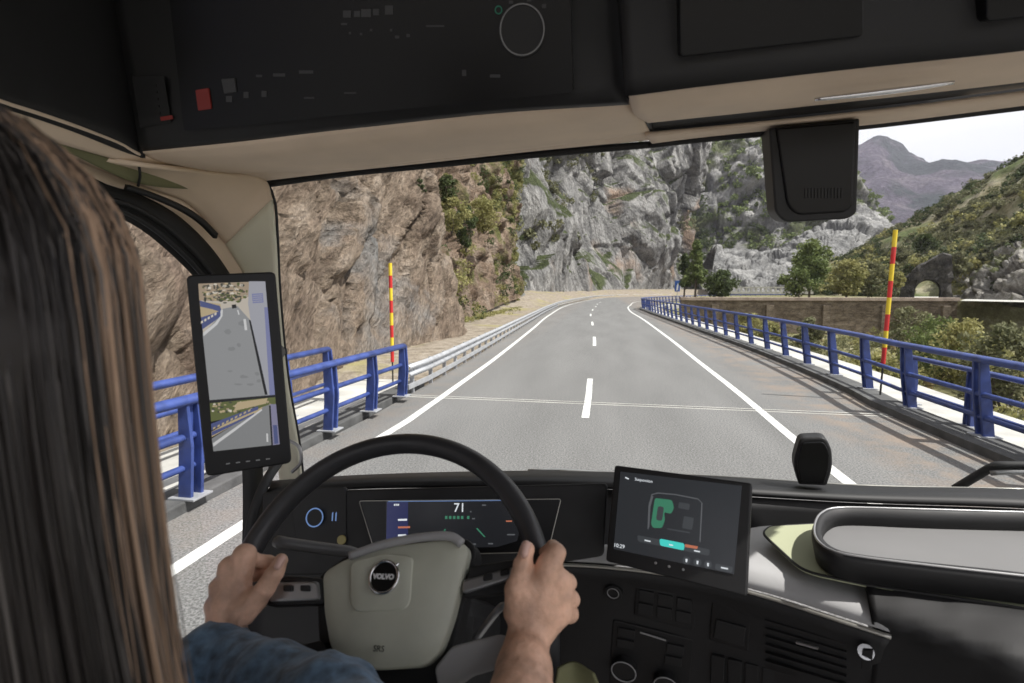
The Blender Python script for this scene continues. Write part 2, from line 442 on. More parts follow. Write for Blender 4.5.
def gpx(P, z=0.0): return [tuple(wz(x, y, z)[:2]) for x, y in P]
LP = [(-3.79, -14), (-3.79, 5)] + gpx([(400, 426), (466, 379.5), (499.7, 355), (533, 328.5), (549.5, 315), (566, 306), (586, 301)]) + [(1, 168), (14, 205), (45, 245), (100, 280)]
RP = [(3.2, -14), (3.2, 6)] + gpx([(795, 440), (740, 394), (699, 362), (666, 336), (642.5, 319), (629.5, 310.5), (630, 305.5), (642.5, 301.3)]) + [(24, 140), (46, 168), (95, 195)]
print('LP', [(round(a, 1), round(b, 1)) for a, b in LP]); print('RP', [(round(a, 1), round(b, 1)) for a, b in RP])
def line2(P, n): return catmull([(x, y, 0) for x, y in P], n)
def smooth(a, b, x):
    t = min(1, max(0, (x - a) / (b - a))); return t * t * (3 - 2 * t)
def offs(P, d):
    out = []
    for i, p in enumerate(P):
        t = (P[min(i + 1, len(P) - 1)] - P[max(i - 1, 0)]); t.z = 0; t.normalize()
        out.append(p + Vector((t.y, -t.x, 0)) * d)      # positive d: to the right
    return out
LL = line2(LP, 160); RL = line2(RP, 160)
LEdge = offs(LL, -.85); REdge = offs(RL, 2.95)

def strip(A, B, z0=0.0, z1=None):
    v = []; f = []
    for a, b in zip(A, B):
        v += [Vector((a.x, a.y, z0)), Vector((b.x, b.y, z0 if z1 is None else z1))]
    for i in range(len(A) - 1): f.append((2 * i, 2 * i + 1, 2 * i + 3, 2 * i + 2))
    return v, f
mb = MB(); v, f = strip(LEdge, REdge); mb.add(v, f)
road = tag(mk('road', mb.v, mb.f, M['asphalt']), kind='structure')
def line_strip(name, P, w, z=.005):
    v, f = strip(offs(P, -w / 2), offs(P, w / 2), z)
    return mk(name, v, f, M['paint'], road)
line_strip('edge_line', LL, .17)
line_strip('edge_line', RL, .17)
CP = line2([(-.38, -14)] + gpx([(585, 420), (590, 380), (594.5, 341), (592, 321), (591, 313.5), (596, 306.5), (606, 301.5)]) + [(13, 145), (30, 182), (62, 215)], 700)
cum = [0]
for i in range(1, len(CP)): cum.append(cum[-1] + (CP[i] - CP[i - 1]).length)
dg_ = [wz(x, y, 0).y for x, y in ((585, 420), (590, 378.5), (595, 346))]; s0 = 14 + dg_[0]; dlen = dg_[1] - dg_[0]; dper = dg_[2] - dg_[0]
for k in range(-2, 22):
    a = s0 + k * dper; seg = [p for p, c in zip(CP, cum) if a <= c <= a + dlen]
    if len(seg) > 3: line_strip('dash_line', seg, .15)
# the bridge joint across the road
v, f = strip([Vector((-4.6, 11.66, 0)), Vector((6.1, 11.46, 0))], [Vector((-4.6, 11.70, 0)), Vector((6.1, 11.50, 0))], .005)
mk('expansion_joint', v, f, M['sealant'], road)
for dy in (-.1, .08):
    v, f = strip([Vector((-4.6, 11.62 + dy, 0)), Vector((6.1, 11.42 + dy, 0))], [Vector((-4.6, 11.68 + dy, 0)), Vector((6.1, 11.48 + dy, 0))], .004)
    mk('joint_edge', v, f, M['concrete'], road)

# ground sheet: verge on the left, valley on the right
redge = [(p.y, p.x) for p in offs(RL, 3.6)]
ry = [a for a, _ in redge]; rx = [b for _, b in redge]
def xr(y): return float(np.interp(y, ry, rx))
def ground_h(x, y):
    h = -.09 + .03 * noise.noise(Vector((x * .5, y * .5, 0)))
    if x > xr(y) and y < 330:
        dd = x - xr(y); k = smooth(.4, 7, dd) * (1 - smooth(95, 135, y))
        h -= k * (3.6 + .8 * noise.noise(Vector((x * .1, y * .1, 3))))
    if y < 14 and x < -6.6: h -= smooth(.0, 1.0, -6.6 - x) * .5
    return h
xs = np.unique(np.r_[-4000, -2000, -800, -300, -120, -60, np.arange(-40, 60, 1.0), np.arange(60, 160, 6), 250, 500, 1200, 2500, 5000])
ys = np.unique(np.r_[-400, -100, np.arange(-30, 150, 1.5), np.arange(150, 420, 10), 600, 1200, 2500, 6000])
v = [(x, y, ground_h(x, y)) for x in xs for y in ys]; ny = len(ys)
f = [(i * ny + j, (i + 1) * ny + j, (i + 1) * ny + j + 1, i * ny + j + 1) for i in range(len(xs) - 1) for j in range(ny - 1)]
gmid = [0 if (xs[i] < xr(ys[j]) + 1) else 1 for i in range(len(xs) - 1) for j in range(ny - 1)]
tag(mk('ground', v, f, mats=[GRAVEL, VALLEY], midx=gmid, smooth=True), kind='structure')

# kerbs and walkways beside the bridge
mb = MB()
def kerb_strip(xa, xb, ya, yb, z, y_fn=None):
    mb.box(((xa + xb) / 2, (ya + yb) / 2, z / 2 - .15), (abs(xb - xa) / 2, (yb - ya) / 2, z / 2 + .15))
kerb_strip(-5.12, -4.64, -14, 13.0, .13)
tag(mb.build('kerb', M['kerb'], bevel=.02), kind='structure')
mb = MB(); kerb_strip(-6.5, -5.124, -14, 13.2, .10)
tag(mb.build('walkway', M['concrete'], bevel=.01), kind='structure')
rp0 = gpx([(969, 431), (862, 386), (798.6, 361), (757, 346), (699, 327), (665.8, 316.2), (649, 310.5), (645, 307)], .14)
print('RPAR', rp0)
RPar = catmull([(6.5, -14, 0)] + [(a, b, 0) for a, b in rp0] + [(13, 98, 0), (27, 122, 0), (50, 145, 0)], 140)
def band(P, d0, d1, z0, z1):
    a = offs(P, d0); b = offs(P, d1); v = []; f = []
    for p, q in zip(a, b):
        v += [(p.x, p.y, z0), (p.x, p.y, z1), (q.x, q.y, z1), (q.x, q.y, z0)]
    n = len(a)
    for i in range(n - 1):
        for k in range(4): f.append((4 * i + k, 4 * i + (k + 1) % 4, 4 * i + 4 + (k + 1) % 4, 4 * i + 4 + k))
    f.append((0, 1, 2, 3)); f.append((4 * n - 1, 4 * n - 2, 4 * n - 3, 4 * n - 4))
    return v, f
v, f = band(RPar, -.42, .16, -.6, .14)
tag(mk('kerb', v, f, M['kerb']), kind='structure')  # dark colour here stands in for the shadow of the rails
v, f = band(RPar, .163, 1.55, -.6, .11)
tag(mk('walkway', v, f, M['concrete']), kind='structure')

# ---- rock faces and hills
def loft(name, rows, nu, nv, amp, freq, m, seed=0, block=0, bfreq=.3, big=0, ridged=.5, fade=.0, stretch=(1, 1, 1), rotx=0):
    RX = Matrix.Rotation(rotx, 3, 'X')
    rr = [catmull(r, nu) for r in rows]
    G = np.array([[list(p) for p in catmull([r[i] for r in rr], nv)] for i in range(nu)])
    du = np.gradient(G, axis=0); dv = np.gradient(G, axis=1)
    Nn = np.cross(du, dv); Nn /= np.linalg.norm(Nn, axis=2, keepdims=True) + 1e-9
    if (Nn.reshape(-1, 3) @ np.array([0, -1, .3])).mean() < 0: Nn = -Nn
    D = np.zeros((nu, nv)); st = Vector(stretch)
    for i in range(nu):
        for j in range(nv):
            p = RX @ Vector(G[i, j]); q = Vector((p.x * st.x, p.y * st.y, p.z * st.z)) * freq + Vector((seed, seed * .7, 0))
            a = noise.fractal(q, 1.0, 2.1, 6)
            b = noise.ridged_multi_fractal(q * .7, 1.0, 2.2, 6, 1.0, 2.0) - 1.1
            ex = 0
            if block:
                for kk, (bf, ba) in enumerate(((bfreq, 1), (bfreq * 2.7, .35))):
                    qq = Vector((p.x * st.x, p.y * st.y, p.z * st.z)) * bf + noise.noise_vector(p * bf * .8) * .25
                    dd_, pp_ = noise.voronoi(qq)
                    ex += block * ba * ((noise.cell(pp_[0] * 9.7 + Vector((kk, 5, 1))) - .5) - .45 * max(0, 1 - (dd_[1] - dd_[0]) / .10))
            if big: ex += big * noise.fractal(p * freq * .28 + Vector((seed, 4, 4)), 1, 2, 2)
            D[i, j] = (ex + amp * ((1 - ridged) * a * 1.3 + ridged * b * .8)) * (min(1, fade + j / (nv * .12)) if fade < 1 else 1)
    G = G + Nn * D[..., None]
    v = G.reshape(-1, 3).tolist()
    f = [(i * nv + j, (i + 1) * nv + j, (i + 1) * nv + j + 1, i * nv + j + 1) for i in range(nu - 1) for j in range(nv - 1)]
    o = tag(mk(name, v, f, m, smooth=True), kind='structure')
    return G, o

def shifted(base, dx, dy, z): return [(x + dx, y + dy, z) for x, y in base]
bA = [(-8.8, -16), (-8.5, -4), (-8.3, 6), (-8.6, 14), (-8.9, 20), (-8.3, 26), (-7.9, 30), (-9.4, 33.5), (-14, 37), (-24, 42)]
GA, _ = loft('cliff', [shifted(bA, .2, 0, -.8), shifted(bA, -.25, 0, 1), shifted(bA, -1.3, -.2, 5), shifted(bA, -1.9, -.6, 10), shifted(bA, -4.5, 0, 20), shifted(bA, -10, 2, 28), shifted(bA, -40, 6, 31)],
     460, 260, .75, .2, ROCKB, seed=3, block=.75, bfreq=.42, ridged=.5, fade=.15, stretch=(1, .5, 1.9), rotx=-.75)
def wr(*p): return [W(*q) for q in p]
GB, _ = loft('gully_slope', [wr((405, 345, 31), (440, 332, 35), (465, 322, 42), (488, 311, 54), (506, 303, 68), (524, 297, 84)),
                             wr((400, 280, 34), (436, 264, 39), (462, 257, 47), (488, 252, 59), (508, 251, 73), (524, 252, 88)),
                             wr((400, 190, 42), (440, 182, 46), (468, 178, 54), (494, 178, 66), (512, 178, 79), (525, 172, 93)),
                             wr((390, 90, 52), (436, 80, 57), (470, 80, 66), (498, 80, 78), (514, 80, 90), (526, 76, 101)),
                             wr((380, -60, 66), (436, -60, 72), (470, -60, 82), (498, -60, 92), (514, -60, 102), (526, -60, 112))],
     170, 200, 1.3, .12, GULLY, seed=11, block=1.3, bfreq=.3, ridged=.5, fade=.2)
bC = [(-13, 76), (-13.4, 90), (-15, 110), (-14, 130), (-9, 165), (0, 205), (14, 245), (33, 282), (52, 312)]
def rowC(sb, z, lastpx):
    P = [Vector((x, y, 0)) for x, y in bC]; Q = offs(P, -sb)
    out = [(p.x, p.y, z) for p in Q]
    a = W(519 + z * .02, 300, 84 + sb * .5); b = W(534 + z * .05, 300, 95 + sb); out[0] = (a.x, a.y, z); out[1] = (b.x, b.y, z)
    Y = 318
    out[-1] = ((lastpx - 604) / 520 * Y, Y, z); out.append(((lastpx - 612) / 520 * (Y + 70), Y + 70, z * .98)); return out
GC, _ = loft('cliff', [rowC(0, -1, 700), rowC(1.2, 6, 690), rowC(4, 18, 668), rowC(9, 42, 672), rowC(18, 80, 694), rowC(40, 130, 712), rowC(90, 150, 720)],
     560, 330, 4.0, .05, ROCKG, seed=21, block=5.0, bfreq=.065, big=20, ridged=.55, fade=.05, stretch=(1, 1, .42))
GD, _ = loft('hillside', [wr((600, 292, 350), (690, 292, 350), (760, 292, 350), (840, 292, 340), (960, 293, 320)),
                          wr((600, 262, 380), (690, 262, 380), (760, 258, 385), (840, 262, 380), (960, 280, 340)),
                          wr((600, 200, 430), (690, 205, 430), (760, 200, 430), (840, 212, 420), (960, 262, 370)),
                          wr((600, 110, 500), (690, 110, 500), (760, 112, 490), (815, 138, 480), (850, 172, 470), (880, 200, 460), (905, 224, 440), (960, 268, 400)),
                          wr((600, 90, 620), (690, 90, 620), (760, 120, 620), (815, 160, 620), (850, 190, 600), (880, 220, 560), (905, 240, 540), (960, 280, 480))],
     260, 170, 9, .02, ROCKM, seed=31, block=8, bfreq=.035, big=12, ridged=.5, fade=.1)
GD2, _ = loft('scree_slope', [wr((708, 293, 225), (750, 293, 215), (800, 293, 215), (850, 293, 220), (905, 293, 235)),
                              wr((712, 270, 250), (750, 272, 245), (800, 266, 245), (850, 260, 250), (905, 268, 260)),
                              wr((716, 243, 290), (740, 250, 285), (770, 250, 285), (800, 236, 290), (835, 220, 300), (870, 214, 305), (905, 238, 300)),
                              wr((700, 262, 340), (740, 262, 340), (770, 262, 340), (800, 250, 345), (835, 235, 350), (870, 230, 355), (905, 255, 340))],
     200, 130, 3.0, .06, SCREE, seed=41, block=2.4, bfreq=.12, ridged=.6, fade=.1)
GE, _ = loft('hill', [wr((790, 294, 150), (850, 296, 125), (895, 300, 106), (950, 302, 106), (985, 305, 84), (1030, 308, 74), (1150, 316, 58), (1350, 330, 40)),
                      wr((795, 288, 165), (850, 284, 145), (900, 276, 124), (960, 266, 112), (1030, 255, 86), (1150, 245, 68), (1350, 235, 50)),
                      wr((800, 284, 200), (850, 271, 175), (900, 252, 157), (960, 226, 141), (1030, 198, 125), (1150, 160, 96), (1350, 110, 70)),
                      wr((800, 279, 230), (850, 256, 215), (900, 228, 200), (950, 199, 188), (1024, 158, 170), (1130, 95, 140), (1350, -20, 100)),
                      wr((800, 285, 270), (850, 270, 260), (900, 250, 250), (950, 230, 235), (1024, 200, 220), (1130, 150, 200), (1350, 60, 160))],
     280, 170, 3.0, .06, HILL, seed=51, ridged=.5, fade=.05)
GF, _ = loft('mountain', [wr((650, 293, 900), (760, 293, 900), (860, 293, 900), (950, 293, 900), (1060, 293, 900), (1300, 293, 900)),
                          wr((650, 240, 1500), (760, 240, 1500), (860, 235, 1500), (950, 232, 1500), (1060, 235, 1500), (1300, 240, 1500)),
                          wr((650, 200, 2300), (740, 196, 2300), (800, 172, 2300), (846, 157, 2350), (862, 147, 2400), (877, 141, 2400), (890, 147, 2400), (906, 158, 2400), (930, 163, 2300), (965, 161, 2300), (1005, 165, 2300), (1060, 170, 2300), (1150, 160, 2300), (1300, 190, 2300)),
                          wr((650, 230, 3400), (760, 220, 3400), (860, 200, 3400), (950, 200, 3400), (1060, 200, 3400), (1300, 230, 3400))],
     300, 200, 60, .004, FAR, seed=61, big=8, ridged=.6, fade=.1)
GO, _ = loft('rock_outcrop', [wr((950, 302, 88), (990, 304, 79), (1040, 308, 70), (1120, 313, 60)), wr((953, 284, 90), (990, 276, 83), (1040, 268, 76), (1120, 262, 66)),
                              wr((957, 272, 96), (1000, 250, 91), (1050, 232, 86), (1120, 215, 78)), wr((957, 285, 108), (1000, 262, 104), (1050, 248, 100), (1120, 235, 92))],
     120, 90, 1.2, .18, SCREE2, seed=71, block=1.6, bfreq=.4, ridged=.6, fade=.2)
i0_ = min(i for i, q in enumerate(LL) if q.y > 40); seg_ = LL[i0_:i0_ + 120]
bk = [[(q.x, q.y, -.12 + (zz + .12) * smooth(45, 105, o_.y)) for q, o_ in zip(offs(seg_, -dd), seg_)] for dd, zz in ((1.9, -.1), (4.5, .5), (8, 1.5), (14, 2.5), (24, 2.9))]
loft('verge_bank', bk, 160, 24, .18, .5, GRAVEL, seed=81, ridged=.2, fade=.2)
# terrace carrying the far road
mb = MB(); mb.prism([(10.8, 76.4, -5), (300, 76.4, -5), (300, 190, -5), (100, 175, -5), (21, 128, -5)], (0, 0, 6.2))
tag(mb.build('terrace', VALLEY), kind='structure')

# ------------------------------------------------------------------ foliage
LEAF_DARK = leaf_mat('dark_leaves', (.035, .052, .02), (.09, .115, .042))
LEAF_MID = leaf_mat('green_leaves', (.07, .10, .035), (.19, .23, .08))
LEAF_YEL = leaf_mat('yellow_green_leaves', (.16, .165, .055), (.37, .345, .15), .35)
LEAF_OLV = leaf_mat('olive_leaves', (.085, .095, .045), (.225, .22, .12))
LEAF_DRY = leaf_mat('dry_grass', (.22, .17, .08), (.42, .34, .18))

def leaves(cent, rad, nper, size, flat=.85, rg=rng):
    cent = np.repeat(np.asarray(cent, float), nper, 0); rad = np.repeat(np.asarray(rad, float), nper, 0)
    n = len(cent); d = rg.normal(size=(n, 3)); d /= np.linalg.norm(d, axis=1, keepdims=True)
    r = rg.uniform(.25, 1, (n, 1)) ** .45
    c = cent + d * r * rad[:, None] * np.array([1, 1, flat])
    a = rg.normal(size=(n, 3)) + d * .6; a /= np.linalg.norm(a, axis=1, keepdims=True)
    b = rg.normal(size=(n, 3)); b -= a * (a * b).sum(1, keepdims=True); b /= np.linalg.norm(b, axis=1, keepdims=True)
    cc = np.cross(a, b); s = size * rg.uniform(.6, 1.3, (n, 1))
    return np.stack([c - b * s, c - cc * s * .55, c + b * s, c + cc * s * .55], 1).reshape(-1, 3)
def quadmesh(name, V, m, parent=None):
    n = len(V) // 4; me = bpy.data.meshes.new(name)
    me.vertices.add(len(V)); me.vertices.foreach_set('co', V.astype(np.float32).ravel())
    me.loops.add(n * 4); me.loops.foreach_set('vertex_index', np.arange(n * 4, dtype=np.int32))
    me.polygons.add(n); me.polygons.foreach_set('loop_start', np.arange(0, n * 4, 4, dtype=np.int32)); me.polygons.foreach_set('loop_total', np.full(n, 4, dtype=np.int32))
    me.update(calc_edges=True); me.materials.append(m)
    o = bpy.data.objects.new(name, me); COL.objects.link(o); o.parent = parent
    return o
def clumpy(base, h, w, k, rg, shape='round'):
    """centres and radii of leaf clumps making one crown above base"""
    C = []; Rr = []
    for i in range(k):
        t = rg.uniform(0, 1); an = rg.uniform(0, 6.28)
        if shape == 'round': rr = w * math.sqrt(max(.05, 1 - (2 * t - 1) ** 2)) * rg.uniform(.2, .85)
        elif shape == 'cone': rr = w * (1 - t * .85) * rg.uniform(.2, .95)
        else: rr = w * (.5 + .5 * math.sin(t * 3.1)) * rg.uniform(.1, .8)
        C.append((base[0] + rr * math.cos(an), base[1] + rr * math.sin(an), base[2] + h * (.12 + .82 * t)))
        Rr.append(w * rg.uniform(.18, .36))
    return C, Rr
def bush(name, p, h, w, m, label, cat='shrub', group=None, n=26, leaf=.09, per=70, seed=1):
    rg = np.random.default_rng(seed)
    t = empty(name, p, label, cat, group)
    C, Rr = clumpy((0, 0, 0), h, w, n, rg)
    quadmesh('foliage', leaves(C, Rr, per, leaf, rg=rg), m, t)
    mb = MB()
    for i in range(5):
        c = Vector(C[i]); mb.tube([(0, 0, -.2), c * .5 + Vector((.05 * i, 0, 0)), c], [.05, .03, .012], 5)
    mb.build('stem', M['bark'], t)
    return t
def tree(name, p, h, w, m, label, group=None, shape='round', n=60, leaf=.16, per=60, seed=1, bare=.18):
    rg = np.random.default_rng(seed)
    t = empty(name, p, label, 'tree', group)
    C, Rr = clumpy((0, 0, h * bare), h * (1 - bare), w, n, rg, shape)
    quadmesh('crown', leaves(C, Rr, per, leaf, rg=rg), m, t)
    mb = MB(); r0 = h * .022
    tr = [(0, 0, -.4), (.05 * h * .1, 0, h * .3), (-.1, .1, h * .6), (0, 0, h * .95)]
    mb.tube(catmull(tr, 8), [r0 * (1 - .85 * i / 7) for i in range(8)], 8)
    for i in range(12):
        c = Vector(C[i]); b0 = Vector((0, 0, c.z * .55)); mb.tube([b0, (b0 + c) / 2 + Vector((0, 0, -.15)), c], [r0 * .45, r0 * .28, r0 * .1], 5)
    mb.build('trunk', M['bark'], t, smooth=True)
    return t

def pick(G, n, cond, rg):
    nu, nv = G.shape[:2]; out = []; tries = 0
    while len(out) < n and tries < n * 60:
        tries += 1; i = rg.integers(1, nu - 1); j = rg.integers(1, nv - 1); p = G[i, j]
        du = G[i + 1, j] - G[i - 1, j]; dv = G[i, j + 1] - G[i, j - 1]; nn = np.cross(du, dv); nn /= np.linalg.norm(nn) + 1e-9
        if cond(p, abs(nn[2])): out.append(p)
    return out
def pxy(p):
    d = CM.transposed() @ (Vector(p) - CAM)
    return 512 + FPX * d.x / -d.z, 341.5 - FPX * d.y / -d.z
def density(p, s, seed): return noise.fractal(Vector(p) * s + Vector((seed, 0, 0)), 1, 2, 4)

def cover(name, G, n, smin, smax, per, leaf, m, cond, seed):
    rg = np.random.default_rng(seed)
    P = pick(G, n, cond, rg)
    C = []; Rr = []
    for p in P:
        s = rg.uniform(smin, smax)
        for k in range(3):
            C.append(p + rg.normal(size=3) * s * np.array([.6, .6, .25]) + np.array([0, 0, s * .45])); Rr.append(s * rg.uniform(.5, .8))
    o = quadmesh(name, leaves(C, Rr, per, leaf, rg=rg), m)
    return tag(o, kind='stuff')
def in_arch(p):
    x_, y_ = pxy(p); return 912 < x_ < 945 and y_ > 272
c1 = cover('hill_shrubs', GE, 3600, .5, 1.4, 24, .30, LEAF_OLV, lambda p, nz: density(p, .07, 1) > -.10 and not in_arch(p), 5)
tag(c1, 'olive green scrub covering the steep hill above the tunnel', 'scrub')
c1 = cover('hill_shrubs', GE, 1700, .5, 1.5, 26, .30, LEAF_DARK, lambda p, nz: density(p, .08, 9) > 0.05 and not in_arch(p), 6)
tag(c1, 'dark evergreen scrub dotted over the steep hill on the right', 'scrub')
c1 = cover('hill_shrubs', GE, 300, .8, 1.8, 30, .38, LEAF_YEL, lambda p, nz: p[2] < 22 and density(p, .07, 4) > 0.05 and not in_arch(p), 7)
tag(c1, 'yellowing scrub low on the hill beside the tunnel', 'scrub')
c1 = cover('ledge_shrubs', GC, 700, 1.0, 2.6, 26, .55, LEAF_OLV, lambda p, nz: 12 < p[2] < 130 and density(p, .018, 2) > .12 and nz > .12, 8)
tag(c1, 'olive scrub on the ledges of the grey cliff', 'scrub')
c1 = cover('gully_shrubs', GB, 520, .35, 1.0, 40, .13, LEAF_YEL, lambda p, nz: density(p, .09, 2) > 0.0, 9)
tag(c1, 'yellow green scrub growing up the gully behind the brown cliff', 'scrub')
c1 = cover('gully_shrubs', GB, 300, .4, 1.1, 40, .13, LEAF_DARK, lambda p, nz: density(p, .09, 7) > 0.1, 10)
tag(c1, 'dark green scrub in the gully behind the brown cliff', 'scrub')
c1 = cover('ridge_shrubs', GD, 900, 1.8, 4.2, 18, 1.1, LEAF_MID, lambda p, nz: density(p, .012, 3) > .0 and p[2] > 20, 12)
tag(c1, 'green scrub across the upper grey hillside', 'scrub')
c1 = cover('ravine_trees', GD, 420, 2.5, 5.5, 20, 1.3, LEAF_DARK, lambda p, nz: 655 < pxy(p)[0] < 705 and pxy(p)[1] < 262, 13)
tag(c1, 'dark woods filling the ravine beside the grey cliff', 'woods')
# valley floor growth beyond the right railing
rg = np.random.default_rng(77)
for nm, mt, n, lab, sd in (('valley_brush', LEAF_OLV, 420, 'low olive brush on the river bank below the right railing', 1), ('valley_brush', LEAF_YEL, 260, 'low yellow green brush on the river bank below the right railing', 2),
                       ('dry_grass', LEAF_DRY, 300, 'dry straw coloured grass on the bank below the right railing', 3)):
    C = []; Rr = []
    for _ in range(n):
        y = rg.uniform(4, 74); x = xr(y) + 1.6 + rg.uniform(.2, 1) ** 1.5 * (8 + y * .9); s = rg.uniform(.35, 1.1) if nm != 'dry_grass' else rg.uniform(.2, .5)
        z = ground_h(x, y)
        for k in range(3): C.append((x + rg.normal() * s * .6, y + rg.normal() * s * .6, z + s * (.3 + .35 * k))); Rr.append(s * rg.uniform(.4, .75))
    tag(quadmesh(nm, leaves(C, Rr, 55, .10, rg=rg), mt), lab, 'brush' if 'grass' not in nm else 'grass', kind='stuff')
# grass along the verge on the left
C = []; Rr = []
for _ in range(260):
    y = rg.uniform(34, 110); x = -12.0 + rg.normal() * .5 + (.6 if y < 70 else 0); C.append((x, y, .1)); Rr.append(rg.uniform(.2, .5))
tag(quadmesh('verge_grass', leaves(C, Rr, 30, .09, .5, rg=rg), LEAF_YEL), 'yellow green grass along the foot of the gully', 'grass', kind='stuff')

def at_ground(px, Y): 
    p = W(px, 300, Y); return (p.x, p.y, ground_h(p.x, p.y))
bush('shrub', wz(508, 306, 0), 5.0, 2.4, LEAF_YEL, 'large yellow green bush at the foot of the gully beside the gravel verge', n=60, leaf=.12, seed=2, per=80)
bush('shrub', W(466, 250, 43), 3.6, 1.3, LEAF_DARK, 'tall dark green bush against the right edge of the brown cliff', n=40, leaf=.10, seed=3, per=80)
bush('shrub', W(452, 232, 37), 2.4, 1.5, LEAF_YEL, 'yellow bush high on the shoulder of the brown cliff', n=40, leaf=.10, seed=4, per=80)
bush('shrub', W(484, 232, 50), 3.4, 2.0, LEAF_YEL, 'broad yellow bush halfway up the gully', n=44, leaf=.12, seed=5, per=70)
bush('shrub', W(447, 205, 37), 2.0, 1.1, LEAF_DARK, 'small dark bush above the yellow one near the cliff top', n=30, leaf=.10, seed=6, per=70)
bush('shrub', W(420, 199, 27), 1.0, .4, LEAF_DARK, 'lone small green bush clinging to the bare brown cliff', n=18, leaf=.06, seed=7, per=60)
tree('poplar_tree', W(695, 299, 84), 9.0, 1.9, LEAF_MID, 'bright green narrow tree at the bend beside the blue sign', shape='cone', n=70, leaf=.22, seed=11)
tree('poplar_tree', W(684, 298, 96), 8.0, 1.7, LEAF_DARK, 'darker narrow tree just behind the bright green one at the bend', shape='cone', n=50, leaf=.24, seed=12)
bush('shrub', W(720, 299, 82), 4.2, 2.6, LEAF_DARK, 'dark round bush beside the narrow tree at the end of the wall', n=50, leaf=.2, seed=13)
tree('broadleaf_tree', W(809, 297, 82), 8.2, 3.0, LEAF_MID, 'rounded green tree standing behind the stone wall, tallest there', n=80, leaf=.24, seed=14)
bush('shrub', W(798, 297, 80), 4.2, 3.0, LEAF_MID, 'spreading green bush at the foot of the rounded tree', n=46, leaf=.2, seed=15)
bush('shrub', W(846, 297, 84), 5.2, 2.9, LEAF_YEL, 'tall yellowing bush between the rounded tree and the striped pole', n=60, leaf=.2, seed=16)
bush('shrub', W(868, 297, 88), 5.6, 2.4, LEAF_OLV, 'olive bush right behind the striped pole', n=50, leaf=.2, seed=17)
for i, (px, Y, h, w, mt, lab) in enumerate([
        (750, 66, 3.6, 2.2, LEAF_YEL, 'yellow green bush in front of the left end of the stone wall'),
        (770, 58, 2.8, 1.8, LEAF_YEL, 'small yellow green bush just above the railing before the wall'),
        (812, 52, 3.6, 1.4, LEAF_OLV, 'slim olive bush in front of the middle of the stone wall'),
        (915, 50, 5.0, 2.2, LEAF_OLV, 'leafy olive bush below the tunnel opening'),
        (940, 40, 4.4, 2.6, LEAF_MID, 'green bush below the railing to the right of the striped pole'),
        (975, 36, 4.2, 2.6, LEAF_YEL, 'yellow green bush below the pale track on the right'),
        (1012, 30, 4.6, 2.2, LEAF_OLV, 'tall olive bush at the right edge of the view'),
        (880, 34, 2.6, 1.8, LEAF_YEL, 'low yellow bush seen between the rails by the striped pole')]):
    bush('shrub', at_ground(px, Y), h, w, mt, lab, n=44, leaf=.13, per=75, seed=30 + i)
rg = np.random.default_rng(5)

# ------------------------------------------------------------------ railings
def post_mb(lean, H, w=.06, d=.10):
    m1 = MB()
    m1.prism([(-w + .0, -d, 0), (w + .05, -d, 0), (w + .05 + lean, -d, H * .55), (w + lean * 1.4, -d, H), (-w + lean * 1.4, -d, H), (-w + lean, -d, H * .55)], (0, 2 * d * .22, 0))
    m1.prism([(-w + .0, d * .56, 0), (w + .05, d * .56, 0), (w + .05 + lean, d * .56, H * .55), (w + lean * 1.4, d * .56, H), (-w + lean * 1.4, d * .56, H), (-w + lean, d * .56, H * .55)], (0, 2 * d * .22, 0))
    m1.prism([(-w * .3, -d * .5, 0), (w * .3, -d * .5, 0), (w * .3 + lean * 1.4, -d * .5, H), (-w * .3 + lean * 1.4, -d * .5, H)], (0, d, 0))
    return m1
def parapet(name, label, path, z0, heights, radii, spacing, lean, start=0, group=None, m=None, length=None):
    """path: list of Vector; the railing stands along it"""
    m = m or M['blue']
    t = empty(name, (path[0].x, path[0].y, z0), label, 'railing', group); base = Vector((path[0].x, path[0].y, z0))
    c = [0]
    for i in range(1, len(path)): c.append(c[-1] + (path[i] - path[i - 1]).length)
    def at(sv):
        x = float(np.interp(sv, c, [p.x for p in path])); y = float(np.interp(sv, c, [p.y for p in path])); return Vector((x, y, z0))
    for h, r, dx in zip(heights, radii, (lean * 1.4, lean * .95, lean * .4)):
        pp = [at(q) - base + Vector((dx, 0, h)) for q in np.arange(0, c[-1] + .01, min(2.0, c[-1] / 4))]
        # the top rail is a flattened tube, the lower ones narrower
        MB().tube(pp, r, 12, flat=(.8, 1.25) if h == heights[0] else (.85, 1.0), up=Vector((0, 0, 1))).build('rail', m, t, smooth=True)
    sv = start; first = None; fp = None; n = 0
    while sv <= c[-1] + .01 and n < 90:
        p = at(sv) - base
        if first is None:
            first = post_mb(lean, heights[0] - .01).build('post', m, t, bevel=.008)
            MB().box((.02, 0, .012), (.17, .15, .012)).build('base_plate', M['galv'], first, bevel=.004)
            first.location = p
        else:
            q = copy_tree(first, t); q.location = p
        sv += spacing; n += 1
    return t
a_, b_ = wz(401, 396, .13), wz(329, 430, .13); ld = (b_ - a_); ld.z = 0; ld.normalize(); print('LS', a_, b_)
Ls = [Vector((a_.x, a_.y, 0)) + ld * 1.9 * i for i in range(14)]
parapet('bridge_railing', 'blue road side railing left of the truck, ending where the steel guardrail begins', Ls, .13, (1.14, .72, .36), (.076, .052, .046), 1.47, .05, group='blue bridge railings')
Lb = [Vector((-5.95, a_.y - .55 - i * 1.9, 0)) for i in range(15)]
parapet('bridge_railing', 'blue outer railing of the left walkway, behind the road side railing', Lb, .10, (1.13, .72, .38), (.075, .052, .045), 1.6, 0, group='blue bridge railings')
Rf = [p for p in RPar]
c0 = -14
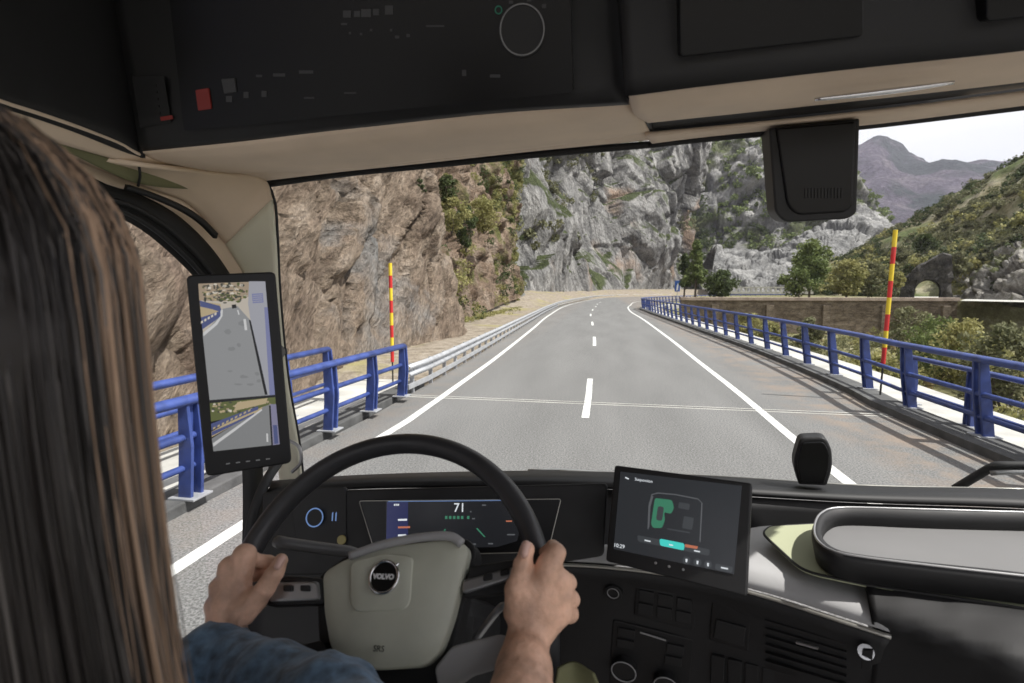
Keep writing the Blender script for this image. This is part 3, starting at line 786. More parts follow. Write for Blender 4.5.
parapet('bridge_railing', 'long blue railing on the right of the road curving away round the bend', Rf, .14, (1.27, .70, .32), (.078, .052, .048), 2.13, -.10, start=(rp0[0][1] + 14) % 2.16, group='blue bridge railings')
rb_ = W(912, 352, 12.2)
Rb = [Vector((rb_.x, 12.2 - i * 1.9, 0)) for i in range(12)]
parapet('bridge_railing', 'short blue outer railing at far right behind the long one', Rb, .11, (1.0, .62, .3), (.06, .045, .04), 1.9, 0, group='blue bridge railings')

# steel guardrail on the left round the bend
gq = wz(408, 395.5, 0)
t = empty('guardrail', gq, 'galvanised steel guardrail on the left curving round the bend', 'guardrail')
g0 = gpx([(408, 395.5), (433, 383), (466, 363), (499.7, 342), (533, 321), (549.5, 311), (566, 304), (586, 299.6)])
print('GP', g0)
GP = catmull([(a, b, 0) for a, b in g0] + [(-1, 178, 0), (12, 212, 0), (44, 252, 0), (100, 290, 0)], 260)
b0 = GP[0].copy()
prof = [(.0, .74), (.03, .72), (.075, .68), (.075, .64), (.0, .59), (0, .56), (.075, .51), (.075, .47), (.03, .43), (0, .41)]
v = []; f = []
for p, q in zip(GP, offs(GP, 1)):
    d = (q - p)
    v += [p - b0 + d * a + Vector((0, 0, z)) for a, z in prof]
k = len(prof)
for i in range(len(GP) - 1):
    for j in range(k - 1): f.append((i * k + j, i * k + j + 1, (i + 1) * k + j + 1, (i + 1) * k + j))
mk('beam', v, f, M['galv'], t, solid=.006, smooth=True)
v, f = band([p - b0 for p in GP], -.02, .03, .14, .26); mk('lower_rail', v, f, M['galv'], t)
cg = [0]
for i in range(1, len(GP)): cg.append(cg[-1] + (GP[i] - GP[i - 1]).length)
pm = None; sv = .4
for n in range(92):
    p = Vector((np.interp(sv, cg, [q.x for q in GP]), np.interp(sv, cg, [q.y for q in GP]), 0)) - b0
    if pm is None:
        pm = MB().box((-.06, 0, .25), (.05, .03, .48)).build('post', M['galv'], t, bevel=.004)
        MB().box((-.02, 0, .58), (.05, .055, .09)).build('spacer', M['galv'], pm)
        pm.location = p
    else:
        q = copy_tree(pm, t); q.location = p
    sv += 1.33 if n < 50 else 4

# striped snow poles
def snow_pole(p, h, label, lean=0.0):
    p = tuple(p)
    t = empty('snow_pole', p, label, 'marker pole', 'striped snow poles')
    bandsn = 8; hb = h * .80; z = h - hb
    MB().tube([(0, 0, -.1), (lean * z, 0, z)], .022, 8).build('stem', M['rubber'], t)
    for i in range(bandsn):
        a = z + hb * i / bandsn; b = z + hb * (i + 1) / bandsn
        MB().tube([(lean * a, 0, a), (lean * b, 0, b)], .045, 12).build('stripe', M['yellow'] if (bandsn - 1 - i) % 2 == 0 else M['polered'], t, smooth=False)
    return t
pr = wz(880, 402, .11); 
pq = wz(880, 396, .11); print('POLE', pq)
snow_pole(pq, (W(892, 230, pq.y).z - .11), 'red and yellow striped pole standing behind the right railing', .02)
pq = wz(393, 386, 0); print('POLE', pq)
snow_pole(pq, W(392, 263, pq.y).z, 'red and yellow striped pole by the end of the left railing')

# stone wall of the far road, tunnel portal, sign, cabinet
STONE = ramp_mat('wall_stone', [(.3, (.09, .07, .05)), (.5, (.19, .15, .11)), (.7, (.30, .25, .19))], scale=(1, 1, 2.5), nscale=.9, bump=.8, bdist=.12, crack=.5, crack_scale=1.1)
CAP = ramp_mat('wall_cap_stone', [(.3, (.22, .17, .14)), (.5, (.36, .29, .24)), (.7, (.48, .40, .34))], nscale=.8, bump=.5, bdist=.05)
PORTAL = ramp_mat('portal_stone', [(.3, (.028, .027, .026)), (.5, (.07, .066, .062)), (.72, (.15, .14, .13))], nscale=.9, bump=.9, bdist=.2, crack=.5, crack_scale=.9)
t = empty('retaining_wall', (11, 75.8, -4), 'long brown stone wall across the valley carrying the far road', 'wall')
MB().box((16.5, 0, 2.5), (16.9, .55, 2.6)).build('masonry', STONE, t)
MB().box((16.5, -.05, 5.32), (17, .75, .22)).build('coping', CAP, t, bevel=.03)
for k in range(5): MB().box((4 + 7 * k, -.7, 2.2), (.45, .35, 2.3)).build('buttress', STONE, t, bevel=.03)
t = empty('roadside_barrier', W(745, 294, 115), 'pale low concrete barrier with slots beside the far road', 'barrier'); 
m1 = MB(); m1.box((4.5, 0, 1.35), (8.5, .2, .14)); m1.build('top_beam', M['concrete'], t); m1 = MB(); m1.box((4.5, 0, .25), (8.5, .2, .25)); m1.build('base', M['concrete'], t)
pp = None
for k in range(18):
    if pp is None: pp = MB().box((0, 0, .85), (.16, .18, .38)).build('upright', M['concrete'], t); pp.location = (-3.6, 0, 0)
    else: q = copy_tree(pp, t); q.location = (-3.6 + k * .95, 0, 0)
# tunnel portal (arch cut through a rough stone face, with its lining behind)
def portal():
    P0 = W(927, 299.5, 82); t = empty('tunnel_portal', (P0.x, P0.y, P0.z), 'dark stone tunnel mouth with a round arch at the foot of the hill', 'tunnel')
    t.rotation_euler = (0, 0, -math.atan2(P0.x, P0.y)); sc = 103 / 520
    outl = [(-26, -2), (-25, 8), (-22, 20), (-16, 26), (-10, 33), (-4, 35), (3, 40), (11, 44), (19, 42), (21, 30), (21, 12), (22, -2)]
    arch = [(-12, -2)] + [(-12, 8)] + [(-12 + 12 * (1 - math.cos(a)), 8 + 12.5 * math.sin(a)) for a in np.linspace(.2, math.pi - .2, 11)] + [(12, 8), (12, -2)]
    outl = [(x * .124, z * .141) for x, z in outl]; arch = [(x * .124, z * .141) for x, z in arch]
    n = 36
    def rs(P, n):
        q = [Vector((x, 0, z)) for x, z in P]; L = [0]
        for i in range(1, len(q)): L.append(L[-1] + (q[i] - q[i - 1]).length)
        return [Vector((np.interp(u, L, [a.x for a in q]), 0, np.interp(u, L, [a.z for a in q]))) for u in np.linspace(0, L[-1], n)]
    O = rs(outl, n); A = rs(arch, n); v = []; f = []
    for i in range(n):
        for k in range(6):
            p = A[i].lerp(O[i], k / 5); p = p + Vector((0, noise.noise(p * 1.2) * .5 if k > 0 else 0, 0)); v.append(p)
        n_ = noise.noise(O[i] * .9) * .35
        for k in range(3, 6): v[-6 + k] += Vector((n_ * (k - 2) / 3, 0, abs(n_) * (k - 2) / 3))
        v.append(O[i] * 1.02 + Vector((0, 7, .5)))
    for i in range(n - 1):
        for k in range(6): f.append((i * 7 + k, (i + 1) * 7 + k, (i + 1) * 7 + k + 1, i * 7 + k + 1))
    mk('stone_face', v, f, PORTAL, t)
    v = []; f = []
    for i in range(n): v += [A[i], A[i] * .97 + Vector((0, .8, 0)), A[i] * .93 + Vector((-.1, 4.0, 0))]
    for i in range(n - 1):
        for k in range(2): f.append((i * 3 + k, i * 3 + k + 1, (i + 1) * 3 + k + 1, (i + 1) * 3 + k))
    mk('lining', v, f, PORTAL, t)
    mk('roadbed', [(-1.6, -1, .12), (1.6, -1, .12), (1.8, 15, .25), (-1.8, 15, .25)], [(0, 1, 2, 3)], M['concrete'], t)
portal()
for px, py, Y, h_, w_, mt, lab, sd in ((900, 262, 88, 2.2, 1.6, LEAF_OLV, 'olive bush on the sloping shoulder of the tunnel mouth', 71), (925, 252, 90, 2.6, 1.8, LEAF_DARK, 'dark bush growing just above the tunnel arch', 72),
                                  (957, 276, 84, 3.4, 1.5, LEAF_OLV, 'olive bush hanging down the right side of the tunnel mouth', 73), (896, 290, 80, 2.4, 1.2, LEAF_YEL, 'small yellow bush at the left foot of the tunnel mouth', 74)):
    bush('shrub', W(px, py, Y), h_, w_, mt, lab, n=36, leaf=.16, per=60, seed=sd)
# pale track right of the tunnel
p1, p2, p3, p4 = W(960, 306, 70), W(1035, 306, 62), W(1035, 298, 78), W(965, 300, 82)
v = [Vector((p.x, p.y, 1.26)) for p in (p1, p2, p3, p4)]
tag(mk('track', v, [(0, 1, 2, 3)], M['concrete']), kind='structure')
t = empty('road_sign', W(677, 297, 100), 'small blue and white road sign beside the far bend', 'sign')
MB().tube([(0, 0, -1), (0, 0, 2)], .06, 8).build('post', M['galv'], t)
MB().box((0, -.05, 2.0), (.45, .03, 1.0)).build('panel', M['signblue'], t)
mb = MB(); mb.prism([(-.2, -.1, 1.2), (.1, -.1, 1.2), (.2, -.1, 2.1), (.1, -.1, 2.6), (-.1, -.1, 2.1)], (0, .01, 0)); mb.build('symbol', M['signwhite'], t)
for i, (px, lab) in enumerate([(548, 'leftmost small white marker post on the verge'), (553, 'middle small white marker post on the verge'), (559, 'rightmost small white marker post on the verge')]):
    p = W(px, 296, 130); t = empty('marker_post', (p.x, p.y, 0), lab + ' below the grey cliff', 'marker', 'white marker posts')
    MB().box((0, 0, .6), (.16, .08, .7)).build('body', M['signwhite'], t, bevel=.03); MB().box((0, -.09, 1.05), (.165, .02, .1)).build('band', M['rubber'], t)
tr_ = W(650, 300, 128)
# ------------------------------------------------------------------ the truck cab (truck frame: x right, y forward, z up, origin at eye height)
def frame_root(name, base, label, cat):
    e = empty(name, CAM + TR @ Vector(base), label, cat)
    e.rotation_euler = TR.to_euler()
    e['_off'] = tuple(-c for c in base)
    return e
truck = frame_root('truck', (0, 1.0, -1.7), 'interior of a large truck cab with pale headliner, black dashboard and digital screens', 'truck')
def rows_ty(pts, Y): return [ty(x, y, Y) for x, y in pts]
def rows_tx(pts, X): return [tx(x, y, X) for x, y in pts]

# --- left overhead console: pale underside, dark face
A = [ty(262, 186, 1.30), ty(340, 175, 1.30), ty(430, 166, 1.31), ty(540, 155, 1.32), ty(655, 145, 1.32)]
A2 = [ty(262, 180, 1.27), ty(340, 170.5, 1.27), ty(430, 161, 1.28), ty(540, 149, 1.29), ty(655, 138, 1.29)]
B = [ty(200, 173, 1.22), ty(340, 168, 1.22), ty(430, 158, 1.23), ty(540, 145.5, 1.24), ty(650, 131, 1.24)]
C1 = [ty(150, 160, 1.03), ty(250, 158, 1.04), ty(360, 146, 1.05), ty(500, 130, 1.06), ty(640, 114, 1.06)]
C2 = [ty(143, 150, .98), ty(235, 141, .985), ty(350, 127, .99), ty(490, 111, 1.0), ty(630, 101, 1.0)]
D1 = [ty(140, 140, .965), ty(232, 131, .97), ty(345, 118, .975), ty(485, 101, .98), ty(625, 92, .985)]
D2 = [ty(112, -30, .90), ty(225, -40, .91), ty(340, -50, .92), ty(480, -60, .92), ty(612, -70, .93)]
D3 = [ty(90, -260, .86), ty(225, -260, .86), ty(340, -260, .86), ty(480, -260, .86), ty(606, -260, .87)]
under = surf('console_underside', [B, C1, C2], 40, 18, M['beige'], truck, solid=.008)
surf('windscreen_header', [A2, [p + Vector((0, -.012, .004)) for p in B]], 40, 4, M['beige'], truck, solid=.008)
MB().tube(catmull([p + Vector((0, .0, .002)) for p in A], 40), .0085, 8).build('windscreen_seal', M['rubber'], truck, smooth=True)
face = surf('overhead_console', [[p + Vector((0, .004, 0)) for p in C2], D1, D2, D3], 40, 20, M['panel'], truck, solid=.01)
# side end of that console, rounded corner to the right
surf('console_end_panel', [[ty(650, 131, 1.24), ty(641, 114, 1.06), ty(629, 99, 1.0), ty(624, 80, .98), ty(612, -70, .93)],
                           [ty(654, 131, 1.25), ty(648, 114, 1.12), ty(640, 98, 1.05), ty(634, 80, 1.03), ty(624, -70, .99)]], 24, 4, M['black'], truck, solid=.006)
# the glossy instrument panel set in it
fp = Plane((ty(370, 40, .935)), Vector((0, -1, -.42)))
fp.P = fp.P + fp.N * .022
q = [fp.pt(x, y, .012) for x, y in [(163, -60), (568, -90), (573, 92), (184, 131)]]
mb0 = MB(); mb0.prism(roundpoly(q, .008), fp.N * -.03)
def on_plane_prism(pl, px, off, th, r=0, mb=None, mi=0):
    mb = mb or MB(); q = [pl.pt(x, y, off) for x, y in px]
    if r: q = roundpoly(q, r)
    mb.prism(q, pl.N * -th, mi); return mb
def ring_px(pl, cx, cy, rpx, wpx, off, m, name, parent, th=.002):
    c = pl.pt(cx, cy, off); r = (pl.pt(cx + rpx, cy, off) - c).length; w = (pl.pt(cx + wpx, cy, off) - c).length
    P = [c + pl.U * r * math.cos(a) + pl.V * r * math.sin(a) for a in np.linspace(0, 2 * math.pi, 40, endpoint=False)]
    return MB().tube(P, w / 2, 6, closed=True).build(name, m, parent, smooth=True)
def disc_px(pl, cx, cy, rpx, off, th, m, name, parent, n=32):
    c = pl.pt(cx, cy, off); r = (pl.pt(cx + rpx, cy, off) - c).length
    P = [c + pl.U * r * math.cos(a) + pl.V * r * math.sin(a) for a in np.linspace(0, 2 * math.pi, n, endpoint=False)]
    return MB().prism(P, pl.N * -th).build(name, m, parent, bevel=min(.002, th * .3))
GREY = mat('print_grey', (.22, .22, .22), .6); DGREY = mat('print_dim_grey', (.045, .045, .047), .6); GRNP = mat('print_green', (.03, .22, .14), .5)
on_plane_prism(fp, [(195, 90), (208, 88), (211, 109), (198, 111)], .016, .01, .003).build('red_switch', M['red'], face, bevel=.001)
on_plane_prism(fp, [(221, 79), (234, 78), (236, 92), (224, 94)], .016, .01, .002).build('button', DGREY, face, bevel=.001)
disc_px(fp, 522, 32, 23, .016, .006, M['black2'], 'knob', face); ring_px(fp, 522, 30, 22, 1.6, .017, GREY, 'knob_ring', face)
ring_px(fp, 498.5, 10, 3.2, 1.2, .0135, GRNP, 'indicator', face)
mb = MB()
for (x, y, w, h) in [(229, 99, 3, 3), (246, 95, 2.5, 3), (264, 94, 2.5, 3), (259, 76, 3, 1.2), (279, 75, 6, 1.6), (306, 72, 7, 1.6), (309, 98, 5, .8), (347, 14, 4, 3.5), (357, 14, 3, 3), (366, 13, 5, 4), (376, 12, 3, 3.2), (389, 10, 4, 4.5), (344, 24, 3, 1),
                     (350, 33, 1.2, 1.2), (361, 34, 1.2, 1.2), (397, 37, 2, 1.4), (408, 35.5, 1.6, 1.6), (371, 30, 1.2, 1.2), (391, 30, 1.2, 1.2), (521, 21, 2, 2), (522, 37, 2.4, .9), (464, 73, 2, 3), (495, 76, 5, 1.6), (350, 93, 6, .8), (435, 26, 9, .8),
                     (511, 2, 2, 1.5), (529, 0, 2, 1.5), (544, 6, 2, 2)]:
    on_plane_prism(fp, [(x - w, y - h), (x + w, y - h), (x + w, y + h), (x - w, y + h)], .0135, .002, mb=mb0, mi=1)
mb0.build('radio_panel', [M['gloss'], DGREY], face)
# sticker on the console end and its seam
sp = Plane(ty(158, 95, .945), Vector((0, -1, -.35)))
mb = MB(); 
on_plane_prism(sp, [(132, 76), (164, 76), (171, 122), (140, 128)], .012, .001, .002, mb=mb, mi=0)
for k in range(5): on_plane_prism(sp, [(146 + k, 84 + 7 * k), (156 + k, 84 + 7 * k), (156 + k, 86.5 + 7 * k), (146 + k, 86.5 + 7 * k)], .0135, .001, mb=mb, mi=1)
on_plane_prism(sp, [(160, 117), (172, 115), (173, 119), (161, 121)], .0135, .001, mb=mb, mi=2)
mb.build('sticker', [M['black2'], M['black'], M['red']], face)

# --- right overhead console
C2r = [ty(628, 91, .95), ty(700, 82, .945), ty(860, 62, .93), ty(1030, 41, .90), ty(1200, 18, .86)]
C1r = [ty(634, 112, 1.02), ty(700, 104, 1.015), ty(860, 86, 1.0), ty(1030, 63, .97), ty(1200, 38, .93)]
Br = [ty(648, 121, 1.14), ty(700, 115.5, 1.14), ty(860, 98.5, 1.12), ty(1030, 79, 1.09), ty(1200, 56, 1.05)]
D1r = [ty(624, 82, .925), ty(700, 72, .92), ty(860, 52, .905), ty(1030, 32, .875), ty(1200, 8, .83)]
D2r = [ty(618, -80, .88), ty(700, -90, .87), ty(860, -110, .86), ty(1030, -140, .83), ty(1200, -160, .79)]
D3r = [ty(616, -260, .85), ty(700, -270, .85), ty(860, -300, .84), ty(1030, -330, .80), ty(1200, -350, .76)]
surf('locker_underside', [Br, C1r, C2r], 40, 14, M['beige'], truck, solid=.008)
face2 = surf('overhead_locker', [[p + Vector((0, .004, 0)) for p in C2r], D1r, D2r, D3r], 40, 20, M['panel'], truck, solid=.01)
G1 = [p + Vector((0, .02, .004)) for p in Br]
G2 = [ty(645, 134, 1.22), ty(700, 129, 1.22), ty(860, 113, 1.20), ty(1030, 92, 1.17), ty(1200, 70, 1.13)]
surf('shadow_gap', [[p + Vector((0, 0, .012)) for p in Br], [p + Vector((0, 0, .012)) for p in G2]], 30, 4, M['rubber'], truck, solid=.006)
H2 = [ty(652, 142, 1.29), ty(700, 136, 1.29), ty(770, 129, 1.29), ty(860, 124, 1.28), ty(1030, 103, 1.25), ty(1200, 82, 1.2)]
surf('windscreen_header', [G2, H2], 50, 5, M['beige'], truck, solid=.008)
MB().tube(catmull([ty(650, 145, 1.31), ty(700, 139.5, 1.31), ty(770, 133, 1.31), ty(860, 126.5, 1.30), ty(1030, 106, 1.27), ty(1200, 85, 1.22)], 40), .0075, 8).build('windscreen_seal', M['rubber'], truck, smooth=True)
rp = Plane(ty(770, 20, .885), Vector((0, -1, -.38)))
on_plane_prism(rp, [(678, -90), (863, -110), (864, 36), (680, 57)], .012, .03, .008).build('locker_flap', M['gloss'], face2, bevel=.002)
on_plane_prism(Plane(ty(1010, 5, .86), Vector((-.05, -1, -.38))), [(985, -90), (1150, -110), (1155, 2), (987, 21)], .014, .03, .008).build('locker_flap', M['gloss'], face2, bevel=.002)
hp = [ty(812, 97, .985), ty(850, 93, .98), ty(900, 87, .975), ty(949, 80, .97)]
MB().tube(catmull([p + Vector((0, -.012, -.008)) for p in hp], 16), [.0028 + .002 * math.sin(math.pi * i / 15) for i in range(16)], 8).build('silver_handle', M['chrome'], face2, smooth=True)  # chrome handle shaped to give the thin reflection streak on the trim
# roof skin and rear overhead
rf = MB(); rf.box((-.06, .05, .92), (1.18, 1.4, .02)); rf.build('roof', M['panel'], truck)
# back up panels closing the space above the consoles
mk('roof_front', [(-1.25, 1.45, .36), (1.35, 1.40, .40), (1.35, 1.40, .94), (-1.25, 1.45, .94)], [(0, 1, 2, 3)], M['panel'], truck, solid=.02)

# --- left side: roof lining, cornice, door frame
e1 = [(-120, 60), (-60, 83), (0, 107), (40, 120), (80, 134), (120, 150), (142, 158)]
sT = [tx(-160, -160, -.86), tx(-90, -180, -.86), tx(-30, -200, -.87), tx(20, -200, -.87), tx(60, -200, -.88), tx(95, -180, -.89), tx(112, -150, -.90)]
sM = [tx(-140, -20, -.94), tx(-70, -10, -.94), tx(-10, 0, -.94), tx(30, 10, -.94), tx(70, 30, -.94), tx(110, 60, -.94), tx(134, 100, -.95)]
surf('side_lining', [rows_tx(e1, -.96), sM, sT], 40, 16, M['panel'], truck)
MB().tube(catmull([tx(110, -150, -.90), tx(122, 30, -.93), tx(136, 110, -.945), tx(143, 158, -.955)], 20), .005, 6).build('lining_seam', M['rubber'], truck, smooth=True)
e2 = [(-120, 76), (-60, 99), (0, 124), (40, 137), (80, 149), (120, 160), (150, 168), (200, 173)]
surf('cornice', [rows_tx(e2, -.985), rows_tx([(x, y - 8) for x, y in e1[:-1]] + [(150, 157), (215, 170)], -.955)], 40, 6, M['beige'], truck)
e3 = [(0, 145), (60, 150), (100, 168), (140, 184), (190, 189), (240, 190)]
surf('door_header', [rows_tx(e3, -1.0), rows_tx([(-10, 122), (60, 142), (100, 154), (140, 166), (190, 174), (250, 178)], -.99)], 40, 5, M['olive'], truck)
# pillar between the door and the windscreen
left = [tx(60, 152, -1.03), tx(140, 184, -1.03), tx(190, 204, -1.03), tx(226, 243, -1.03), tx(250, 285, -1.03), tx(262, 330, -1.03), tx(272, 400, -1.03), tx(281, 480, -1.03), tx(285, 520, -1.03)]
right = [tx(150, 166, -.95), ty(215, 172, 1.18), ty(262, 178, 1.26), ty(272, 200, 1.28), ty(275, 240, 1.30), ty(278, 300, 1.32), ty(286, 380, 1.35), ty(298, 450, 1.37), ty(304, 520, 1.39)]
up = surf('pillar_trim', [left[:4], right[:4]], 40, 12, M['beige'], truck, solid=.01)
surf('pillar', [left[3:], right[3:]], 40, 12, M['lit_trim'], truck, solid=.01)
MB().tube(catmull([p + Vector((.0, .012, 0)) for p in right[2:]], 30), .004, 8).build('windscreen_edge', M['rubber'], truck, smooth=True)
MB().tube(catmull([tx(139, 166, -.965), tx(140, 176, -.98), tx(138, 186, -1.0)], 8), .003, 6).build('trim_joint', M['rubber'], truck)
surf('door_surround', [rows_tx([(10, 128), (95, 184), (140, 199), (180, 222), (213, 258), (238, 300), (250, 340)], -1.045),
                       rows_tx([(-20, 116), (80, 150), (140, 172), (190, 196), (232, 236), (256, 290), (266, 340)], -1.034)], 40, 5, M['beige'], truck)
# slot in the pillar trim
sl1 = [(126, 187), (150, 195), (180, 208), (200, 221), (215, 236)]
surf('vent_slot', [rows_tx([(x, y + 2.5) for x, y in sl1], -1.0), rows_tx([(x + 1.5, y - 2.5) for x, y in sl1], -.998)], 20, 3, M['black'], truck, solid=.012)
# door frame seal: black curve with lips shaped in for its highlight stripe
o1 = [(20, 130), (95, 181), (140, 196), (180, 219), (215, 255), (242, 300), (252, 340), (258, 420), (262, 500), (262, 640)]
i1 = [(20, 165), (95, 206), (130, 222), (160, 244), (195, 278), (220, 312), (234, 345), (240, 420), (244, 500), (240, 640)]
seal = surf('door_frame', [rows_tx(i1, -1.06), rows_tx([((a + c) / 2, (b + d) / 2 - 2) for (a, b), (c, d) in zip(o1, i1)], -1.035), rows_tx(o1, -1.04)], 60, 10, M['rubber'], truck, solid=.012)
mid = [(a * .55 + c * .45, b * .55 + d * .45) for (a, b), (c, d) in zip(o1, i1)]
MB().tube(catmull(rows_tx(mid[:7], -1.022), 40), .006, 8).build('highlight_lip', M['panel'], seal, smooth=True)
mid2 = [(a * .25 + c * .75, b * .25 + d * .75) for (a, b), (c, d) in zip(o1, i1)]
MB().tube(catmull(rows_tx(mid2[:8], -1.03), 40), .006, 8).build('highlight_lip', M['black2'], seal, smooth=True)
# door below the window
dz_ = tx(200, 645, -1.08).z
mb = MB(); mb.prism([(-1.08, -.4, dz_ - .04), (-1.08, 1.16, dz_ + .02), (-1.08, 1.16, -1.65), (-1.08, -.4, -1.65)], (.07, 0, 0))
door = mb.build('door', M['black2'], truck, bevel=.02)
MB().box((-.985, .5, dz_ - .12), (.035, .3, .03)).build('armrest', M['panel'], door, bevel=.012)
# grab handle on the pillar
MB().tube(catmull([tx(279, 462, -.93), tx(268, 478, -.90), tx(258, 500, -.90), tx(250, 530, -.91), tx(248, 560, -.93)], 20), .013, 10).build('grab_handle', M['panel'], truck, smooth=True)
MB().tube(catmull([ty(288, 440, 1.10), ty(299, 447, 1.10), ty(301, 462, 1.10), ty(292, 472, 1.10)], 16), .004, 8).build('cable_clip', M['silver'], truck, smooth=True)

# --- windscreen and door glass
def glass_mat():
    m = bpy.data.materials.new('window_glass'); m.use_nodes = True
    nt = m.node_tree; N = nt.nodes.new; K = nt.links.new; nt.nodes.remove(nt.nodes['Principled BSDF'])
    t = N('ShaderNodeBsdfTransparent'); t.inputs[0].default_value = (.93, .95, .94, 1)
    g = N('ShaderNodeBsdfGlossy'); g.inputs['Roughness'].default_value = .02
    fr = N('ShaderNodeFresnel'); fr.inputs[0].default_value = 1.3
    ml = N('ShaderNodeMath'); ml.operation = 'MULTIPLY'; ml.inputs[1].default_value = .5; K(fr.outputs[0], ml.inputs[0])
    s = N('ShaderNodeMixShader'); K(ml.outputs[0], s.inputs[0]); K(t.outputs[0], s.inputs[1]); K(g.outputs[0], s.inputs[2])
    K(s.outputs[0], nt.nodes['Material Output'].inputs[0]); return m
M['glass'] = glass_mat()
gt = [ty(262, 172, 1.33), ty(430, 158, 1.36), ty(655, 138, 1.38), ty(860, 120, 1.36), ty(1030, 98, 1.32), ty(1200, 76, 1.26)]
gb = [ty(296, 545, 1.42), ty(420, 500, 1.52), ty(600, 480, 1.56), ty(860, 492, 1.54), ty(1030, 500, 1.50), ty(1200, 510, 1.44)]
surf('windscreen', [gb, gt], 30, 10, M['glass'], truck, solid=0)
mk('door_glass', [(-1.07, -.4, dz_ - .05), (-1.07, 1.16, dz_ - .0), (-1.07, 1.16, .1), (-1.07, .9, .32), (-1.07, -.4, .4)], [(0, 1, 2, 3, 4)], M['glass'], truck)

# --- overhead camera housing on the windscreen
cp = Plane(ty(815, 170, 1.22), Vector((-.1, -1, -.12)))
hx = [(769, 128), (860, 118), (857, 213), (848, 219), (784, 222.5), (775, 212)]
hs = on_plane_prism(cp, hx, 0, .09, [0, 0, .008, .012, .014, .01]).build('camera_housing', M['black'], truck, bevel=.004)
on_plane_prism(cp, [(776, 128), (856, 121), (853, 206), (846, 212), (797, 215), (787, 205)], .006, .02, [0, 0, .008, .01, .014, .014]).build('cover', M['gloss'], hs, bevel=.004)
mb = MB()
for k in range(12):
    x = 805 + k * 3.3; on_plane_prism(cp, [(x, 188), (x + 1.4, 188), (x + 1.4, 198), (x, 198)], .0085, .003, mb=mb)
mb.build('grille', M['panel'], hs)

# --- dashboard
dash = mk('dashboard', [], [], None, truck)
ZL, ZD, ZN = -.505, -.535, -.60
lipb = [ty(262, 483, 1.30), ty(350, 477, 1.40), ty(450, 473.5, 1.46), ty(560, 472.5, 1.50), ty(700, 477, 1.50), ty(860, 487, 1.48), ty(1030, 491, 1.44), ty(1250, 505, 1.36)]
liph = [ty(262, 495, 1.18), ty(350, 488, 1.24), ty(450, 486, 1.28), ty(560, 486, 1.32), ty(700, 492, 1.34), ty(860, 501, 1.34), ty(1030, 507, 1.30), ty(1250, 523, 1.22)]
surf('dash_top', [liph, [p + Vector((0, .04, .006)) for p in liph], lipb], 60, 8, M['black'], dash, solid=.01)
MB().tube(catmull([p + Vector((0, .0, .004)) for p in lipb[3:7]], 40), .0035, 6).build('top_trim', M['trim'], dash, smooth=True)
# wall under the lip
lw = [ty(262, 640, 1.10), ty(350, 600, 1.18), ty(450, 575, 1.20), ty(560, 570, 1.20), ty(700, 560, 1.30), ty(860, 560, 1.32), ty(1030, 560, 1.28), ty(1250, 580, 1.2)]
surf('dash_wall', [lw, [p + Vector((0, .01, -.01)) for p in liph]], 60, 6, M['black'], dash, solid=.01)
# lower body of the dashboard: light deck, nose line, dark front
deck_b = [ty(520, 556, 1.18), ty(600, 556, 1.18), ty(700, 545, 1.20), ty(762, 528, 1.22), ty(850, 529, 1.22), ty(930, 532, 1.2)]
nose_t = [tz(520, 560, -.575), tz(600, 563, -.575), tz(690, 574, -.575), tz(764, 592, -.575), tz(840, 616, -.575), tz(890, 632, -.577)]
mid_t = [a.lerp(b, .55) + Vector((0, 0, .012)) for a, b in zip(deck_b, nose_t)]
surf('upper_dash', [nose_t, [p + Vector((0, .03, .022)) for p in nose_t], mid_t, deck_b], 70, 20, M['greydash'], dash, solid=.008)
nl = [p + Vector((0, -.004, -.006)) for p in nose_t]
MB().tube(catmull(nl, 60), .0036, 8, flat=(1, 1.3)).build('trim_strip', M['trim'], dash, smooth=True)
fr0 = [p + Vector((0, .0, -.012)) for p in nose_t]
fr1 = [p + Vector((0, .035, -.10)) for p in nose_t]
fr2 = [p + Vector((0, .10, -.48)) for p in nose_t]
surf('centre_console', [fr2, fr1, fr0], 70, 16, M['panel'], dash, solid=.008)
# passenger side bulge; its dark colour stands in for shade past the shadow edge
pr_ = [[tz(x, y, -.527) for x, y in [(872, 530), (940, 532), (1020, 536), (1110, 545), (1260, 560)]],
       [tz(x, y, -.529) for x, y in [(866, 577), (905, 584), (960, 594), (1040, 606), (1200, 625)]],
       [tz(x, y, -.537) for x, y in [(868, 594), (908, 602), (962, 612), (1040, 630), (1200, 655)]],
       [tz(x, y, -.565) for x, y in [(873, 622), (915, 634), (965, 650), (1040, 672), (1200, 705)]],
       [tz(x, y, -.61) for x, y in [(875, 640), (918, 655), (968, 674), (1040, 702), (1200, 745)]]]
pr_.append([p + Vector((0, .05, -.36)) for p in pr_[-1]])
surf('passenger_panel', pr_[::-1], 40, 40, M['black2'], dash, solid=.006)
mk('panel_side', [pr_[k][0] + Vector((.0, 0, 0)) for k in range(6)] + [pr_[5][0] + Vector((.06, .1, 0)), pr_[0][0] + Vector((.06, .1, -.1))], [tuple(range(8))], M['black2'], dash, solid=.004)

